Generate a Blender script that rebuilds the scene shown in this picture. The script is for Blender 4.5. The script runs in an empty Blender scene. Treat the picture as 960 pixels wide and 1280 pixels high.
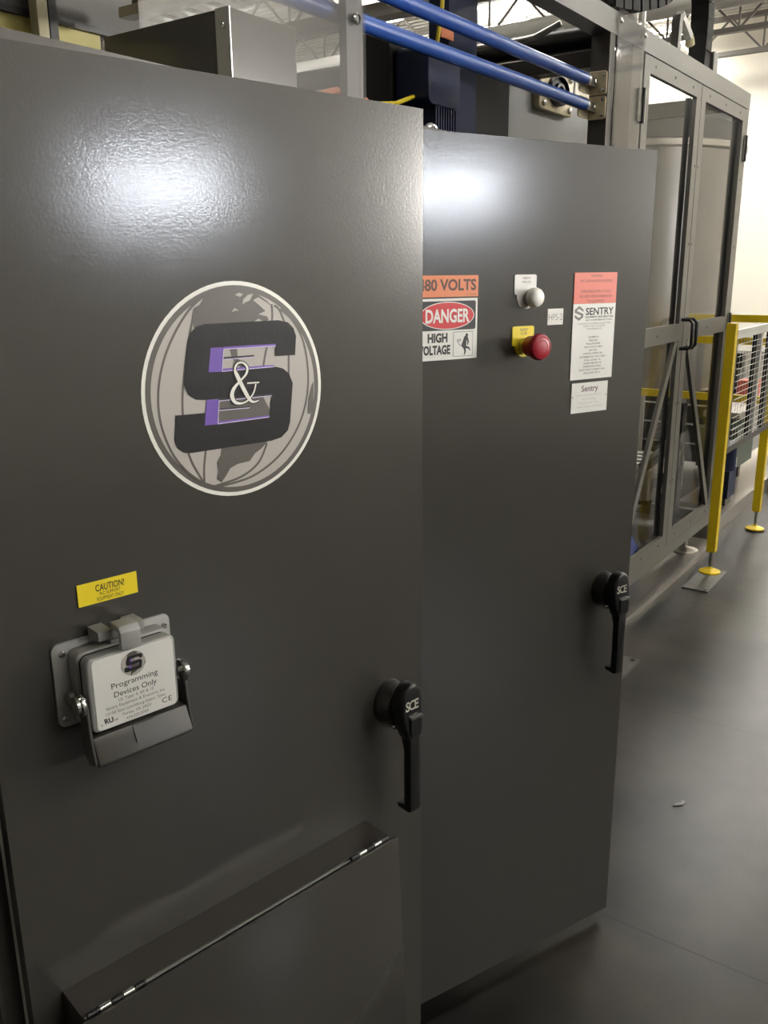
import bpy, bmesh, math, random
from mathutils import Vector, Matrix

random.seed(7)
sc = bpy.context.scene
C = sc.collection
PI = math.pi

# ---------------------------------------------------------------- camera
cam_d = bpy.data.cameras.new('camera')
cam_d.sensor_fit = 'VERTICAL'
cam_d.sensor_height = 36.0
cam_d.lens = 1094.6 * 36.0 / 1280.0
cam_d.clip_start = 0.02
cam_d.clip_end = 200
cam = bpy.data.objects.new('camera', cam_d)
C.objects.link(cam)
_pitch, _roll, _az = math.radians(15.279), math.radians(-0.526), math.radians(35.460)
_fw = Vector((math.cos(_az) * math.cos(_pitch), math.sin(_az) * math.cos(_pitch), -math.sin(_pitch)))
_rt = Vector((math.sin(_az), -math.cos(_az), 0))
_up = _rt.cross(_fw)
_r2 = math.cos(_roll) * _rt + math.sin(_roll) * _up
_u2 = -math.sin(_roll) * _rt + math.cos(_roll) * _up
_m = Matrix((_r2, _u2, -_fw)).transposed().to_4x4()
_m.translation = (0, 0, 1.6)
cam.matrix_world = _m
sc.camera = cam

# ---------------------------------------------------------------- world, exposure
w = bpy.data.worlds.new('world')
sc.world = w
w.use_nodes = True
w.node_tree.nodes['Background'].inputs[0].default_value = (0.8, 0.85, 0.9, 1)
w.node_tree.nodes['Background'].inputs[1].default_value = 0.03
sc.view_settings.view_transform = 'Standard'
sc.view_settings.look = 'None'
sc.view_settings.gamma = 1.0
sc.view_settings.use_curve_mapping = False
sc.view_settings.exposure = 0.0
try:
    sc.cycles.max_bounces = 8
    sc.cycles.transparent_max_bounces = 16
    sc.cycles.caustics_reflective = False
    sc.cycles.caustics_refractive = False
    sc.cycles.sample_clamp_indirect = 6.0
except Exception:
    pass
HIGHBAY = 18.0      # ceiling fixture diffusers
FLOOD = 230.0       # flood lamp lenses across the aisle
KEY = 5200.0         # watts of the wall floodlight
BRIGHTBAY = 110.0   # high-output fixtures over the far hall
UPLIGHT = 50.0      # upward slots of the ceiling fixtures


# ---------------------------------------------------------------- materials
def lin(c):
    return tuple((v / 255 / 12.92) if v / 255 <= 0.04045 else ((v / 255 + 0.055) / 1.055) ** 2.4 for v in c)


def P(name, col, rough=0.5, metal=0.0, spec=0.5, emit=None, estr=0.0, bump=None, mott=None, coat=0.0, rmott=None):
    m = bpy.data.materials.new(name)
    m.use_nodes = True
    nt = m.node_tree
    b = nt.nodes['Principled BSDF']
    c = lin(col)
    b.inputs['Base Color'].default_value = (*c, 1)
    b.inputs['Roughness'].default_value = rough
    b.inputs['Metallic'].default_value = metal
    b.inputs['Specular IOR Level'].default_value = spec
    b.inputs['Coat Weight'].default_value = coat
    if emit:
        b.inputs['Emission Color'].default_value = (*lin(emit), 1)
        b.inputs['Emission Strength'].default_value = estr
    if bump or mott or rmott:
        tc = nt.nodes.new('ShaderNodeTexCoord')
    if bump:
        n = nt.nodes.new('ShaderNodeTexNoise')
        n.inputs['Scale'].default_value = bump[0]
        n.inputs['Detail'].default_value = 2
        nt.links.new(tc.outputs['Object'], n.inputs['Vector'])
        bp = nt.nodes.new('ShaderNodeBump')
        bp.inputs['Strength'].default_value = bump[1]
        bp.inputs['Distance'].default_value = bump[2]
        nt.links.new(n.outputs['Fac'], bp.inputs['Height'])
        nt.links.new(bp.outputs['Normal'], b.inputs['Normal'])
    if mott:
        n = nt.nodes.new('ShaderNodeTexNoise')
        n.inputs['Scale'].default_value = mott[0]
        n.inputs['Detail'].default_value = 6
        nt.links.new(tc.outputs['Object'], n.inputs['Vector'])
        r = nt.nodes.new('ShaderNodeValToRGB')
        a = mott[1]
        r.color_ramp.elements[0].position = 0.3
        r.color_ramp.elements[0].color = (*[v * (1 - a) for v in c], 1)
        r.color_ramp.elements[1].position = 0.72
        r.color_ramp.elements[1].color = (*[min(1, v * (1 + a)) for v in c], 1)
        nt.links.new(n.outputs['Fac'], r.inputs['Fac'])
        nt.links.new(r.outputs['Color'], b.inputs['Base Color'])
    if rmott:
        n = nt.nodes.new('ShaderNodeTexNoise')
        n.inputs['Scale'].default_value = rmott[0]
        n.inputs['Detail'].default_value = 4
        nt.links.new(tc.outputs['Object'], n.inputs['Vector'])
        mr = nt.nodes.new('ShaderNodeMapRange')
        mr.inputs['From Min'].default_value = 0.3
        mr.inputs['From Max'].default_value = 0.7
        mr.inputs['To Min'].default_value = rmott[1]
        mr.inputs['To Max'].default_value = rmott[2]
        nt.links.new(n.outputs['Fac'], mr.inputs['Value'])
        nt.links.new(mr.outputs['Result'], b.inputs['Roughness'])
    return m


def clear_mat(name, tint, rough, base=0.06, gain=0.6, haze=0.0):
    """thin clear sheet: transparent with a fresnel gloss"""
    m = bpy.data.materials.new(name)
    m.use_nodes = True
    nt = m.node_tree
    nt.nodes.remove(nt.nodes['Principled BSDF'])
    out = nt.nodes['Material Output']
    tr = nt.nodes.new('ShaderNodeBsdfTransparent')
    tr.inputs[0].default_value = (*tint, 1)
    gl = nt.nodes.new('ShaderNodeBsdfGlossy')
    gl.inputs['Roughness'].default_value = rough
    lw = nt.nodes.new('ShaderNodeLayerWeight')
    lw.inputs['Blend'].default_value = 0.35
    mr = nt.nodes.new('ShaderNodeMapRange')
    mr.inputs['To Min'].default_value = base
    mr.inputs['To Max'].default_value = base + gain
    nt.links.new(lw.outputs['Fresnel'], mr.inputs['Value'])
    mx = nt.nodes.new('ShaderNodeMixShader')
    nt.links.new(mr.outputs['Result'], mx.inputs[0])
    nt.links.new(tr.outputs[0], mx.inputs[1])
    nt.links.new(gl.outputs[0], mx.inputs[2])
    last = mx
    if haze:
        df = nt.nodes.new('ShaderNodeBsdfDiffuse')
        df.inputs[0].default_value = (0.8, 0.8, 0.8, 1)
        m2 = nt.nodes.new('ShaderNodeMixShader')
        m2.inputs[0].default_value = haze
        nt.links.new(mx.outputs[0], m2.inputs[1])
        nt.links.new(df.outputs[0], m2.inputs[2])
        last = m2
    nt.links.new(last.outputs[0], out.inputs['Surface'])
    return m


def floor_mat():
    m = P('dark_sealed_concrete', (64, 61, 57), 0.34, spec=0.22)
    nt = m.node_tree
    b = nt.nodes['Principled BSDF']
    geo = nt.nodes.new('ShaderNodeNewGeometry')
    n1 = nt.nodes.new('ShaderNodeTexNoise')
    n1.inputs['Scale'].default_value = 2.0
    n1.inputs['Detail'].default_value = 3
    n2 = nt.nodes.new('ShaderNodeTexNoise')
    n2.inputs['Scale'].default_value = 190
    n2.inputs['Detail'].default_value = 3
    for n in (n1, n2):
        nt.links.new(geo.outputs['Position'], n.inputs['Vector'])
    r = nt.nodes.new('ShaderNodeValToRGB')
    r.color_ramp.elements[0].position = 0.36
    r.color_ramp.elements[0].color = (*lin((20, 19, 18)), 1)
    r.color_ramp.elements[1].position = 0.68
    r.color_ramp.elements[1].color = (*lin((63, 59, 53)), 1)
    nt.links.new(n1.outputs['Fac'], r.inputs['Fac'])
    mx = nt.nodes.new('ShaderNodeMix')
    mx.data_type = 'RGBA'
    mx.blend_type = 'MULTIPLY'
    mx.inputs[0].default_value = 0.55
    r2 = nt.nodes.new('ShaderNodeValToRGB')
    r2.color_ramp.elements[0].position = 0.3
    r2.color_ramp.elements[0].color = (0.55, 0.55, 0.55, 1)
    r2.color_ramp.elements[1].position = 0.7
    nt.links.new(n2.outputs['Fac'], r2.inputs['Fac'])
    nt.links.new(r.outputs['Color'], mx.inputs[6])
    nt.links.new(r2.outputs['Color'], mx.inputs[7])
    # saw-cut joints across the aisle every 1.175 m
    sx = nt.nodes.new('ShaderNodeSeparateXYZ')
    nt.links.new(geo.outputs['Position'], sx.inputs[0])
    a = nt.nodes.new('ShaderNodeMath'); a.operation = 'ADD'; a.inputs[1].default_value = -1.8705 + 117.5 + 0.5875
    md = nt.nodes.new('ShaderNodeMath'); md.operation = 'MODULO'; md.inputs[1].default_value = 1.175
    sb = nt.nodes.new('ShaderNodeMath'); sb.operation = 'SUBTRACT'; sb.inputs[1].default_value = 0.5875
    ab = nt.nodes.new('ShaderNodeMath'); ab.operation = 'ABSOLUTE'
    lt = nt.nodes.new('ShaderNodeMath'); lt.operation = 'LESS_THAN'; lt.inputs[1].default_value = 0.0035
    nt.links.new(sx.outputs[0], a.inputs[0])
    nt.links.new(a.outputs[0], md.inputs[0])
    nt.links.new(md.outputs[0], sb.inputs[0])
    nt.links.new(sb.outputs[0], ab.inputs[0])
    nt.links.new(ab.outputs[0], lt.inputs[0])
    mj = nt.nodes.new('ShaderNodeMix')
    mj.data_type = 'RGBA'
    nt.links.new(lt.outputs[0], mj.inputs[0])
    nt.links.new(mx.outputs[2], mj.inputs[6])
    mj.inputs[7].default_value = (*lin((22, 20, 19)), 1)
    nt.links.new(mj.outputs[2], b.inputs['Base Color'])
    bp = nt.nodes.new('ShaderNodeBump')
    bp.inputs['Strength'].default_value = 0.15
    bp.inputs['Distance'].default_value = 0.0008
    nt.links.new(n2.outputs['Fac'], bp.inputs['Height'])
    nt.links.new(bp.outputs['Normal'], b.inputs['Normal'])
    return m


M = dict(
    paint=P('charcoal_powder_coat', (64, 62, 59), 0.17, spec=0.75, bump=(240, 0.13, 0.001)),
    body=P('charcoal_cabinet_steel', (70, 67, 64), 0.16, bump=(330, 0.05, 0.001)),
    machine=P('machine_grey_paint', (96, 93, 88), 0.36),
    machine_dark=P('dark_machine_paint', (66, 62, 58), 0.45),
    black=P('black_plastic', (16, 16, 17), 0.38),
    shelf=P('shelf_shade_tone', (50, 46, 43), 0.3, bump=(330, 0.05, 0.001)),  # darkened: shade and dark reflection on the box top put into the colour
    gunmetal=P('gunmetal_bezel', (70, 68, 66), 0.3, 0.6),
    bail=P('dark_bail_plastic', (60, 58, 54), 0.4),
    black_satin=P('black_satin_cast', (20, 20, 21), 0.3),
    rubber=P('black_rubber', (14, 14, 14), 0.7),
    chrome=P('chrome', (215, 215, 212), 0.16, 1.0),
    zinc=P('zinc_plate', (180, 180, 176), 0.3, 1.0),
    steel=P('brushed_stainless', (186, 180, 172), 0.36, 0.9),
    cast=P('cast_grey', (150, 150, 147), 0.45, 0.15),
    tank=P('tank_stainless', (150, 146, 143), 0.3, 0.8, mott=(2.5, 0.12)),
    tank_dark=P('tank_lid_grey', (42, 41, 41), 0.5),
    tan=P('tan_zinc_casting', (206, 192, 160), 0.42, 0.25, mott=(40, 0.2)),
    blue=P('blue_enamel', (26, 66, 140), 0.3),
    navy=P('navy_enamel', (17, 29, 62), 0.55, spec=0.3),
    yellow=P('safety_yellow', (232, 200, 28), 0.4, mott=(9, 0.05)),
    label_yellow=P('label_yellow', (238, 214, 40), 0.45),
    cream=P('cream_paint', (214, 206, 168), 0.5),
    pale_yellow=P('pale_yellow_paint', (226, 214, 128), 0.45),
    white=P('white_label', (232, 230, 224), 0.42),
    white_plate=P('engraved_white', (236, 234, 228), 0.4),
    ink=P('black_ink', (22, 21, 22), 0.5),
    grey_ink=P('grey_ink', (112, 108, 104), 0.5),
    brown_ink=P('brown_ink', (78, 44, 30), 0.5),
    pale_ink=P('faded_ink', (196, 190, 188), 0.5),
    maroon_ink=P('maroon_ink', (92, 52, 66), 0.5),
    orange=P('label_orange', (222, 130, 84), 0.45),
    coral=P('label_coral', (222, 108, 88), 0.45),
    red=P('danger_red', (198, 40, 48), 0.45),
    estop=P('red_button_plastic', (158, 22, 42), 0.42),
    lens=P('white_lens', (246, 245, 238), 0.3),
    decal_disc=P('decal_silver', (176, 170, 164), 0.4),
    decal_dark=P('decal_dark_grey', (86, 81, 76), 0.4),
    decal_black=P('decal_black', (46, 46, 48), 0.22, bump=(160, 0.25, 0.001)),
    decal_white=P('decal_white', (238, 236, 228), 0.4),
    purple=P('decal_purple', (106, 74, 168), 0.4),
    lilac=P('decal_lilac', (206, 192, 226), 0.4),
    sce=P('silver_print', (196, 194, 180), 0.4),
    copper=P('copper_wire', (150, 84, 46), 0.4, 0.6),
    wall=P('white_wall_paint', (226, 220, 206), 0.7),
    wall_grey=P('grey_wall_paint', (216, 213, 206), 0.7),
    deck=P('white_metal_deck', (222, 220, 214), 0.5, 0.0),
    joist=P('grey_joist_paint', (96, 92, 88), 0.55),
    lampglow=P('lamp_diffuser', (255, 255, 255), 0.5, emit=(255, 252, 244), estr=HIGHBAY),
    brightglow=P('high_output_diffuser', (255, 255, 255), 0.5, emit=(255, 252, 244), estr=BRIGHTBAY),
    upglow=P('upper_lamp_diffuser', (255, 255, 255), 0.5, emit=(255, 250, 240), estr=UPLIGHT),
    floodglow=P('flood_lens', (255, 255, 255), 0.5, emit=(240, 246, 255), estr=FLOOD),
    film=P('white_plastic_film', (240, 240, 238), 0.28),
    bag=P('blue_bag_plastic', (70, 92, 170), 0.4),
    greenbox=P('grey_green_enamel', (74, 84, 76), 0.45),
    wirewhite=P('white_wire', (214, 212, 204), 0.4),
    brown=P('brown_rail', (74, 52, 40), 0.5),
    plate=P('worn_floor_plate', (86, 84, 79), 0.4, 0.5, mott=(14, 0.2)),
)
M['pane'] = clear_mat('clear_polycarbonate', (0.95, 0.95, 0.95), 0.03, 0.02, 0.16)
M['clear'] = clear_mat('clear_guard_sheet', (0.92, 0.92, 0.93), 0.06, 0.05, 0.4, 0.03)
M['floor'] = floor_mat()


# ---------------------------------------------------------------- mesh builder
class MB:
    def __init__(self):
        self.bm = bmesh.new()
        self.mats = []

    def mi(self, m):
        m = M[m] if isinstance(m, str) else m
        if m not in self.mats:
            self.mats.append(m)
        return self.mats.index(m)

    def _fin(self, verts, mat, xf=None, bev=0, seg=2):
        bm = self.bm
        if bev:
            es = set()
            for v in verts:
                for e in v.link_edges:
                    if len(e.link_faces) == 2 and e.calc_face_angle(0) > 0.6:
                        es.add(e)
            r = bmesh.ops.bevel(bm, geom=list(es), offset=bev, segments=seg, affect='EDGES', profile=0.5)
            fs = set(r['faces'])
            vs = set(r['verts'])
            for v in verts:
                if v.is_valid:
                    vs.add(v)
            stack = list(vs)
            while stack:                      # flood the island
                v = stack.pop()
                for e in v.link_edges:
                    o = e.other_vert(v)
                    if o not in vs:
                        vs.add(o)
                        stack.append(o)
            verts = list(vs)
        i = self.mi(mat)
        done = set()
        for v in verts:
            for f in v.link_faces:
                if f not in done:
                    f.material_index = i
                    done.add(f)
        if xf is not None:
            bmesh.ops.transform(bm, matrix=xf, verts=verts)
        return verts

    def box(self, x0, x1, y0, y1, z0, z1, mat, bev=0, seg=2, xf=None):
        v = [self.bm.verts.new(p) for p in ((x0, y0, z0), (x1, y0, z0), (x1, y1, z0), (x0, y1, z0), (x0, y0, z1), (x1, y0, z1), (x1, y1, z1), (x0, y1, z1))]
        for q in ((3, 2, 1, 0), (4, 5, 6, 7), (0, 1, 5, 4), (1, 2, 6, 5), (2, 3, 7, 6), (3, 0, 4, 7)):
            self.bm.faces.new([v[k] for k in q])
        return self._fin(v, mat, xf, bev, seg)

    def prism(self, pts, d0, d1, mat, axis='y', bev=0, seg=2, xf=None):
        """outline pts extruded from d0 to d1 along an axis: 'y' pts=(x,z); 'z' pts=(x,y); 'x' pts=(y,z)"""
        f = {'y': lambda a, b, d: (a, d, b), 'z': lambda a, b, d: (a, b, d), 'x': lambda a, b, d: (d, a, b)}[axis]
        A = [self.bm.verts.new(f(a, b, d0)) for a, b in pts]
        B = [self.bm.verts.new(f(a, b, d1)) for a, b in pts]
        n = len(pts)
        fs = [self.bm.faces.new(A), self.bm.faces.new(B[::-1])]
        for k in range(n):
            fs.append(self.bm.faces.new((A[k], B[k], B[(k + 1) % n], A[(k + 1) % n])))
        bmesh.ops.recalc_face_normals(self.bm, faces=fs)
        return self._fin(A + B, mat, xf, bev, seg)

    def cyl(self, p0, p1, r0, mat, r1=None, seg=24, bev=0, xf=None):
        r1 = r0 if r1 is None else r1
        p0, p1 = Vector(p0), Vector(p1)
        d = (p1 - p0).normalized()
        a = d.orthogonal().normalized()
        b = d.cross(a)
        A, B = [], []
        for k in range(seg):
            t = 2 * PI * k / seg
            o = a * math.cos(t) + b * math.sin(t)
            A.append(self.bm.verts.new(p0 + o * r0))
            B.append(self.bm.verts.new(p1 + o * r1))
        self.bm.faces.new(A[::-1])
        self.bm.faces.new(B)
        for k in range(seg):
            self.bm.faces.new((A[k], A[(k + 1) % seg], B[(k + 1) % seg], B[k]))
        return self._fin(A + B, mat, xf, bev)

    def lathe(self, prof, origin, axis, mat, seg=32, xf=None):
        """prof: (radius, height) list along axis from origin"""
        o, d = Vector(origin), Vector(axis).normalized()
        a = d.orthogonal().normalized()
        b = d.cross(a)
        rings = []
        allv = []
        for r, h in prof:
            if r < 1e-6:
                rg = [self.bm.verts.new(o + d * h)]
            else:
                rg = [self.bm.verts.new(o + d * h + (a * math.cos(2 * PI * k / seg) + b * math.sin(2 * PI * k / seg)) * r) for k in range(seg)]
            rings.append(rg)
            allv += rg
        fs = []
        for A, B in zip(rings, rings[1:]):
            for k in range(seg):
                k2 = (k + 1) % seg
                if len(A) == 1 and len(B) == 1:
                    continue
                if len(A) == 1:
                    fs.append(self.bm.faces.new((A[0], B[k2], B[k])))
                elif len(B) == 1:
                    fs.append(self.bm.faces.new((A[k], A[k2], B[0])))
                else:
                    fs.append(self.bm.faces.new((A[k], A[k2], B[k2], B[k])))
        for rg, flip in ((rings[0], True), (rings[-1], False)):
            if len(rg) > 1:
                fs.append(self.bm.faces.new(rg[::-1] if flip else rg))
        bmesh.ops.recalc_face_normals(self.bm, faces=fs)
        return self._fin(allv, mat, xf)

    def tube(self, pts, r, mat, seg=10, xf=None):
        pts = [Vector(p) for p in pts]
        rings = []
        allv = []
        up = None
        for i, p in enumerate(pts):
            t = (pts[min(i + 1, len(pts) - 1)] - pts[max(i - 1, 0)]).normalized()
            if up is None:
                up = t.orthogonal().normalized()
            up = (up - t * up.dot(t)).normalized()
            b = t.cross(up)
            rg = [self.bm.verts.new(p + (up * math.cos(2 * PI * k / seg) + b * math.sin(2 * PI * k / seg)) * r) for k in range(seg)]
            rings.append(rg)
            allv += rg
        for A, B in zip(rings, rings[1:]):
            for k in range(seg):
                self.bm.faces.new((A[k], A[(k + 1) % seg], B[(k + 1) % seg], B[k]))
        self.bm.faces.new(rings[0][::-1])
        self.bm.faces.new(rings[-1])
        return self._fin(allv, mat, xf)

    def bar(self, p0, p1, wid, hei, mat, up=(0, 0, 1), bev=0):
        """square bar between two points"""
        p0, p1 = Vector(p0), Vector(p1)
        d = (p1 - p0)
        L = d.length
        d.normalize()
        s = d.cross(Vector(up)).normalized()
        u = s.cross(d)
        xf = Matrix((d, s, u)).transposed().to_4x4()
        xf.translation = p0
        return self.box(0, L, -wid / 2, wid / 2, -hei / 2, hei / 2, mat, bev, 2, xf)

    def stroke(self, pts, widths, d0, d1, mat):
        """flat ribbon in the x-z plane, extruded along y"""
        n = len(pts)
        if not hasattr(widths, '__len__'):
            widths = [widths] * n
        L, R = [], []
        for i in range(n):
            a = Vector(pts[max(i - 1, 0)])
            b = Vector(pts[min(i + 1, n - 1)])
            t = (b - a).normalized()
            nn = Vector((-t.y, t.x))
            p = Vector(pts[i])
            L.append(tuple(p + nn * widths[i] / 2))
            R.append(tuple(p - nn * widths[i] / 2))
        for i in range(n - 1):
            self.prism([L[i], L[i + 1], R[i + 1], R[i]], d0, d1, mat)

    def text(self, s, cx, cz, h, mat, y, wid=None, bold=0.0, shear=0.0, align='C', space=1.0):
        """printed lettering facing -y, cap height h, optionally fitted to a width"""
        cu = bpy.data.curves.new('lettering', 'FONT')
        cu.body = s
        cu.size = 1.0
        cu.offset = bold
        cu.shear = shear
        cu.space_character = space
        cu.resolution_u = 3
        ob = bpy.data.objects.new('lettering', cu)
        C.objects.link(ob)
        bpy.context.view_layer.update()
        me = bpy.data.meshes.new_from_object(ob.evaluated_get(bpy.context.evaluated_depsgraph_get()))
        bpy.data.objects.remove(ob)
        bpy.data.curves.remove(cu)
        xs = [v.co.x for v in me.vertices]
        x0, x1 = min(xs), max(xs)
        k = h / 0.69
        kx = wid / (x1 - x0) if wid else k
        ox = {'C': cx - kx * (x0 + x1) / 2, 'L': cx - kx * x0, 'R': cx - kx * x1}[align]
        i = self.mi(mat)
        vs = [self.bm.verts.new((ox + kx * v.co.x, y, cz - h / 2 + k * v.co.y)) for v in me.vertices]
        for p in me.polygons:
            try:
                f = self.bm.faces.new([vs[q] for q in p.vertices])
                f.material_index = i
            except ValueError:
                pass
        bpy.data.meshes.remove(me)

    def build(self, name, parent=None, loc=(0, 0, 0), rz=0.0, smooth=35, **props):
        me = bpy.data.meshes.new(name)
        self.bm.normal_update()
        self.bm.to_mesh(me)
        self.bm.free()
        for m in self.mats:
            me.materials.append(m)
        for p in me.polygons:
            p.use_smooth = True
        me.set_sharp_from_angle(angle=math.radians(smooth))
        o = bpy.data.objects.new(name, me)
        C.objects.link(o)
        if parent:
            o.parent = parent
        o.location = loc
        o.rotation_euler = (0, 0, rz)
        for k, v in props.items():
            o[k] = v
        return o

    def on(self, name, root, **props):
        """a part of a thing, its shape given in room coordinates"""
        return self.build(name, root, tuple(-v for v in root.location), **props)


def rrect(x0, x1, z0, z1, r, n=5, corners=(1, 1, 1, 1)):
    pts = []
    for (cx, cz, a, on) in ((x1 - r, z1 - r, 0, corners[0]), (x0 + r, z1 - r, 90, corners[1]), (x0 + r, z0 + r, 180, corners[2]), (x1 - r, z0 + r, 270, corners[3])):
        if on:
            for k in range(n + 1):
                t = math.radians(a + 90 * k / n)
                pts.append((cx + r * math.cos(t), cz + r * math.sin(t)))
        else:
            t = math.radians(a + 45)
            pts.append((cx + r * (1 if math.cos(t) > 0 else -1), cz + r * (1 if math.sin(t) > 0 else -1)))
    return pts


def ell(cx, cz, rx, rz, n=48):
    return [(cx + rx * math.cos(2 * PI * k / n), cz + rz * math.sin(2 * PI * k / n)) for k in range(n)]


def thing(name, label, cat, loc=(0, 0, 0), rz=0.0, group=None):
    o = bpy.data.objects.new(name, None)
    C.objects.link(o)
    o.empty_display_size = 0.1
    o.location = loc
    o.rotation_euler = (0, 0, rz)
    o['label'] = label
    o['category'] = cat
    if group:
        o['group'] = group
    return o


def copy_tree(o, parent=None):
    c = o.copy()
    C.objects.link(c)
    if parent:
        c.parent = parent
    for ch in list(o.children):
        copy_tree(ch, c)
    return c


# ---------------------------------------------------------------- room shell
FX0, FX1, FY0, FY1, HZ = -9.0, 19.0, -6.3, 17.0, 6.2
b = MB(); b.box(FX0, FX1, FY0, FY1, -0.1, 0, 'floor'); b.build('floor', kind='structure')
b = MB(); b.box(FX1, FX1 + 0.15, FY0, FY1, 0, HZ + 0.3, 'wall'); b.build('wall_far', kind='structure')
b = MB(); b.box(FX0, FX1, FY1, FY1 + 0.15, 0, HZ + 0.3, 'wall_grey'); b.build('wall_left', kind='structure')
b = MB(); b.box(FX0, FX1, FY0 - 0.15, FY0, 0, HZ + 0.3, 'wall_grey'); b.build('wall_right', kind='structure')
b = MB(); b.box(FX0 - 0.15, FX0, FY0, FY1, 0, HZ + 0.3, 'wall_grey'); b.build('wall_back', kind='structure')
b = MB()
pts = []
x = FX0
while x < FX1:                                     # corrugated deck, ribs across the hall
    pts += [(x, HZ), (x + 0.09, HZ), (x + 0.12, HZ + 0.05), (x + 0.17, HZ + 0.05)]
    x += 0.2
va = [b.bm.verts.new((px, FY0, pz)) for px, pz in pts]
vb = [b.bm.verts.new((px, FY1, pz)) for px, pz in pts]
for k in range(len(pts) - 1):
    b.bm.faces.new((va[k], vb[k], vb[k + 1], va[k + 1]))
b._fin(va + vb, 'deck')
b.build('ceiling', kind='structure', smooth=10)

# ---------------------------------------------------------------- ceiling lights
# (x, y, turned along the aisle, high output)
LIGHTS = [(13.4, 9.9, 0, 0), (15.6, 8.4, 0, 0), (17.3, 11.2, 0, 0), (14.2, 2.4, 0, 0), (9.5, 5.2, 0, 0), (10.4, 2.4, 0, 1), (12.5, -2.5, 0, 1),
          (17.9, 2.4, 0, 1), (17.9, -0.2, 0, 1), (16.4, 1.4, 0, 1), (4.0, 3.0, 0, 0), (5.6, 0.2, 0, 0), (12.5, 13.5, 0, 1), (9.5, 12.0, 0, 1), (-4.0, 4.0, 0, 0)]
LIGHTS += [(17.9, 6.4, 0, 1), (17.9, 13.0, 0, 1), (18.0, 10.4, 0, 1)]
LIGHTS += [(0.2 + 1.5 * k, -5.4, 1, 0) for k in range(7)]
LIGHTS += [(17.9, -2.8, 0, 1), (17.9, -5.2, 0, 1)]
LNAMES = ['ceiling light seen above the near blue bar', 'ceiling light above the far end of the blue bars', 'ceiling light furthest left towards the far wall',
          ]
proto = None
for i, (lx, ly, turned, bright) in enumerate(LIGHTS):
    lab = LNAMES[i] if i < len(LNAMES) else 'white ceiling light overhead outside the view'
    if proto is None:
        t = thing('ceiling_light', 'white linear ' + lab, 'ceiling light', (lx, ly, 5.75))
        b = MB()
        b.prism([(-0.34, 0.0), (0.34, 0.0), (0.30, 0.07), (0.12, 0.12), (-0.12, 0.12), (-0.30, 0.07)], -0.65, 0.65, 'white', axis='y')
        b.build('housing', t)
        b = MB(); b.box(-0.31, 0.31, -0.62, 0.62, -0.012, -0.001, 'lampglow'); b.build('diffuser', t)
        for yy in (-0.5, 0.5):
            b = MB(); b.cyl((0, yy, 0.12), (0, yy, HZ - 5.75 + 0.02), 0.008, 'zinc', seg=8); b.build('hanger_rod', t)
        for s in (-1, 1):
            b = MB(); b.prism([(s * 0.13, 0.124), (s * 0.29, 0.079), (s * 0.29, 0.083), (s * 0.13, 0.128)], -0.6, 0.6, 'upglow', axis='y'); b.build('upper_diffuser', t)
        proto = t
    else:
        t = copy_tree(proto)
        t.location = (lx, ly, 5.75)
        t['label'] = ('white linear ' + lab) if i < len(LNAMES) else lab
    if i >= len(LNAMES):
        t['group'] = 'ceiling lights overhead'
    t.rotation_euler = (0, 0, PI / 2 * turned)
    if bright:
        for ch in t.children:
            if ch.name.startswith('diffuser'):
                ch.material_slots[0].link = 'OBJECT'
                ch.material_slots[0].material = M['brightglow']

# flood lamps along the opposite wall: what the doors mirror
def spot(name, parent, loc, target, watts, angle, radius, col):
    l = bpy.data.lights.new(name, 'SPOT')
    l.energy = watts
    l.spot_size = math.radians(angle)
    l.spot_blend = 1.0
    l.shadow_soft_size = radius
    l.color = col
    o = bpy.data.objects.new(name, l)
    C.objects.link(o)
    o.parent = parent
    o.location = loc
    o.rotation_euler = (Vector(target) - Vector(loc)).to_track_quat('-Z', 'Y').to_euler()
    return o


t = thing('flood_lamp', 'twin head flood lamp on a tripod stand by the opposite wall', 'lamp', (2.86, -5.6, 0), math.radians(15))
b = MB(); b.cyl((0, 0, 0.35), (0, 0, 2.12), 0.022, 'black'); b.build('pole', t)
for k in range(3):
    a = 2 * PI * k / 3
    b = MB(); b.tube([(0, 0, 0.75), (0.55 * math.cos(a), 0.55 * math.sin(a), 0.012)], 0.014, 'black'); b.build('leg', t)
b = MB(); b.box(-0.5, 0.5, -0.02, 0.02, 2.10, 2.14, 'yellow', 0.005); b.build('crossbar', t)
for sx in (-0.25, 0.25):
    b = MB(); b.box(sx - 0.17, sx + 0.17, -0.06, 0.06, 2.15, 2.45, 'black', 0.015)
    h = b.build('lamp_head', t)
    b = MB(); b.box(sx - 0.09, sx + 0.09, 0.061, 0.066, 2.21, 2.39, 'floodglow'); b.build('lens', h)

t = thing('wall_floodlight', 'round floodlight on a bracket on the opposite wall', 'lamp', (7.3, -6.29, 2.55))
b = MB(); b.box(-0.06, 0.06, 0.0, 0.012, -0.15, 0.15, 'black', 0.003); b.box(-0.025, 0.025, 0.0121, 0.3, -0.02, 0.02, 'black', 0.003); b.build('bracket', t)
b = MB(); b.lathe([(0.08, -0.10), (0.16, -0.04), (0.38, 0.10), (0.42, 0.13), (0.41, 0.13), (0.36, 0.10), (0.15, -0.02), (0, -0.05)], (0, 0.36, 0), Vector((-0.5, 0.866, -0.09)), 'zinc', 32); b.build('reflector', t)
spot('lamp', t, (-0.07, 0.49, -0.015), (-5.85, 7.0, -0.02), KEY, 21, 0.55, (1.0, 0.965, 0.90))

# ---------------------------------------------------------------- cabinets
HA, AA = (0.4710, 0.9048), math.radians(-11.420)
HB, AB = (1.1991, 0.9210), math.radians(-22.640)
DW, DZ0, DZ1 = 0.722, 0.030, 1.8327


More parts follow.
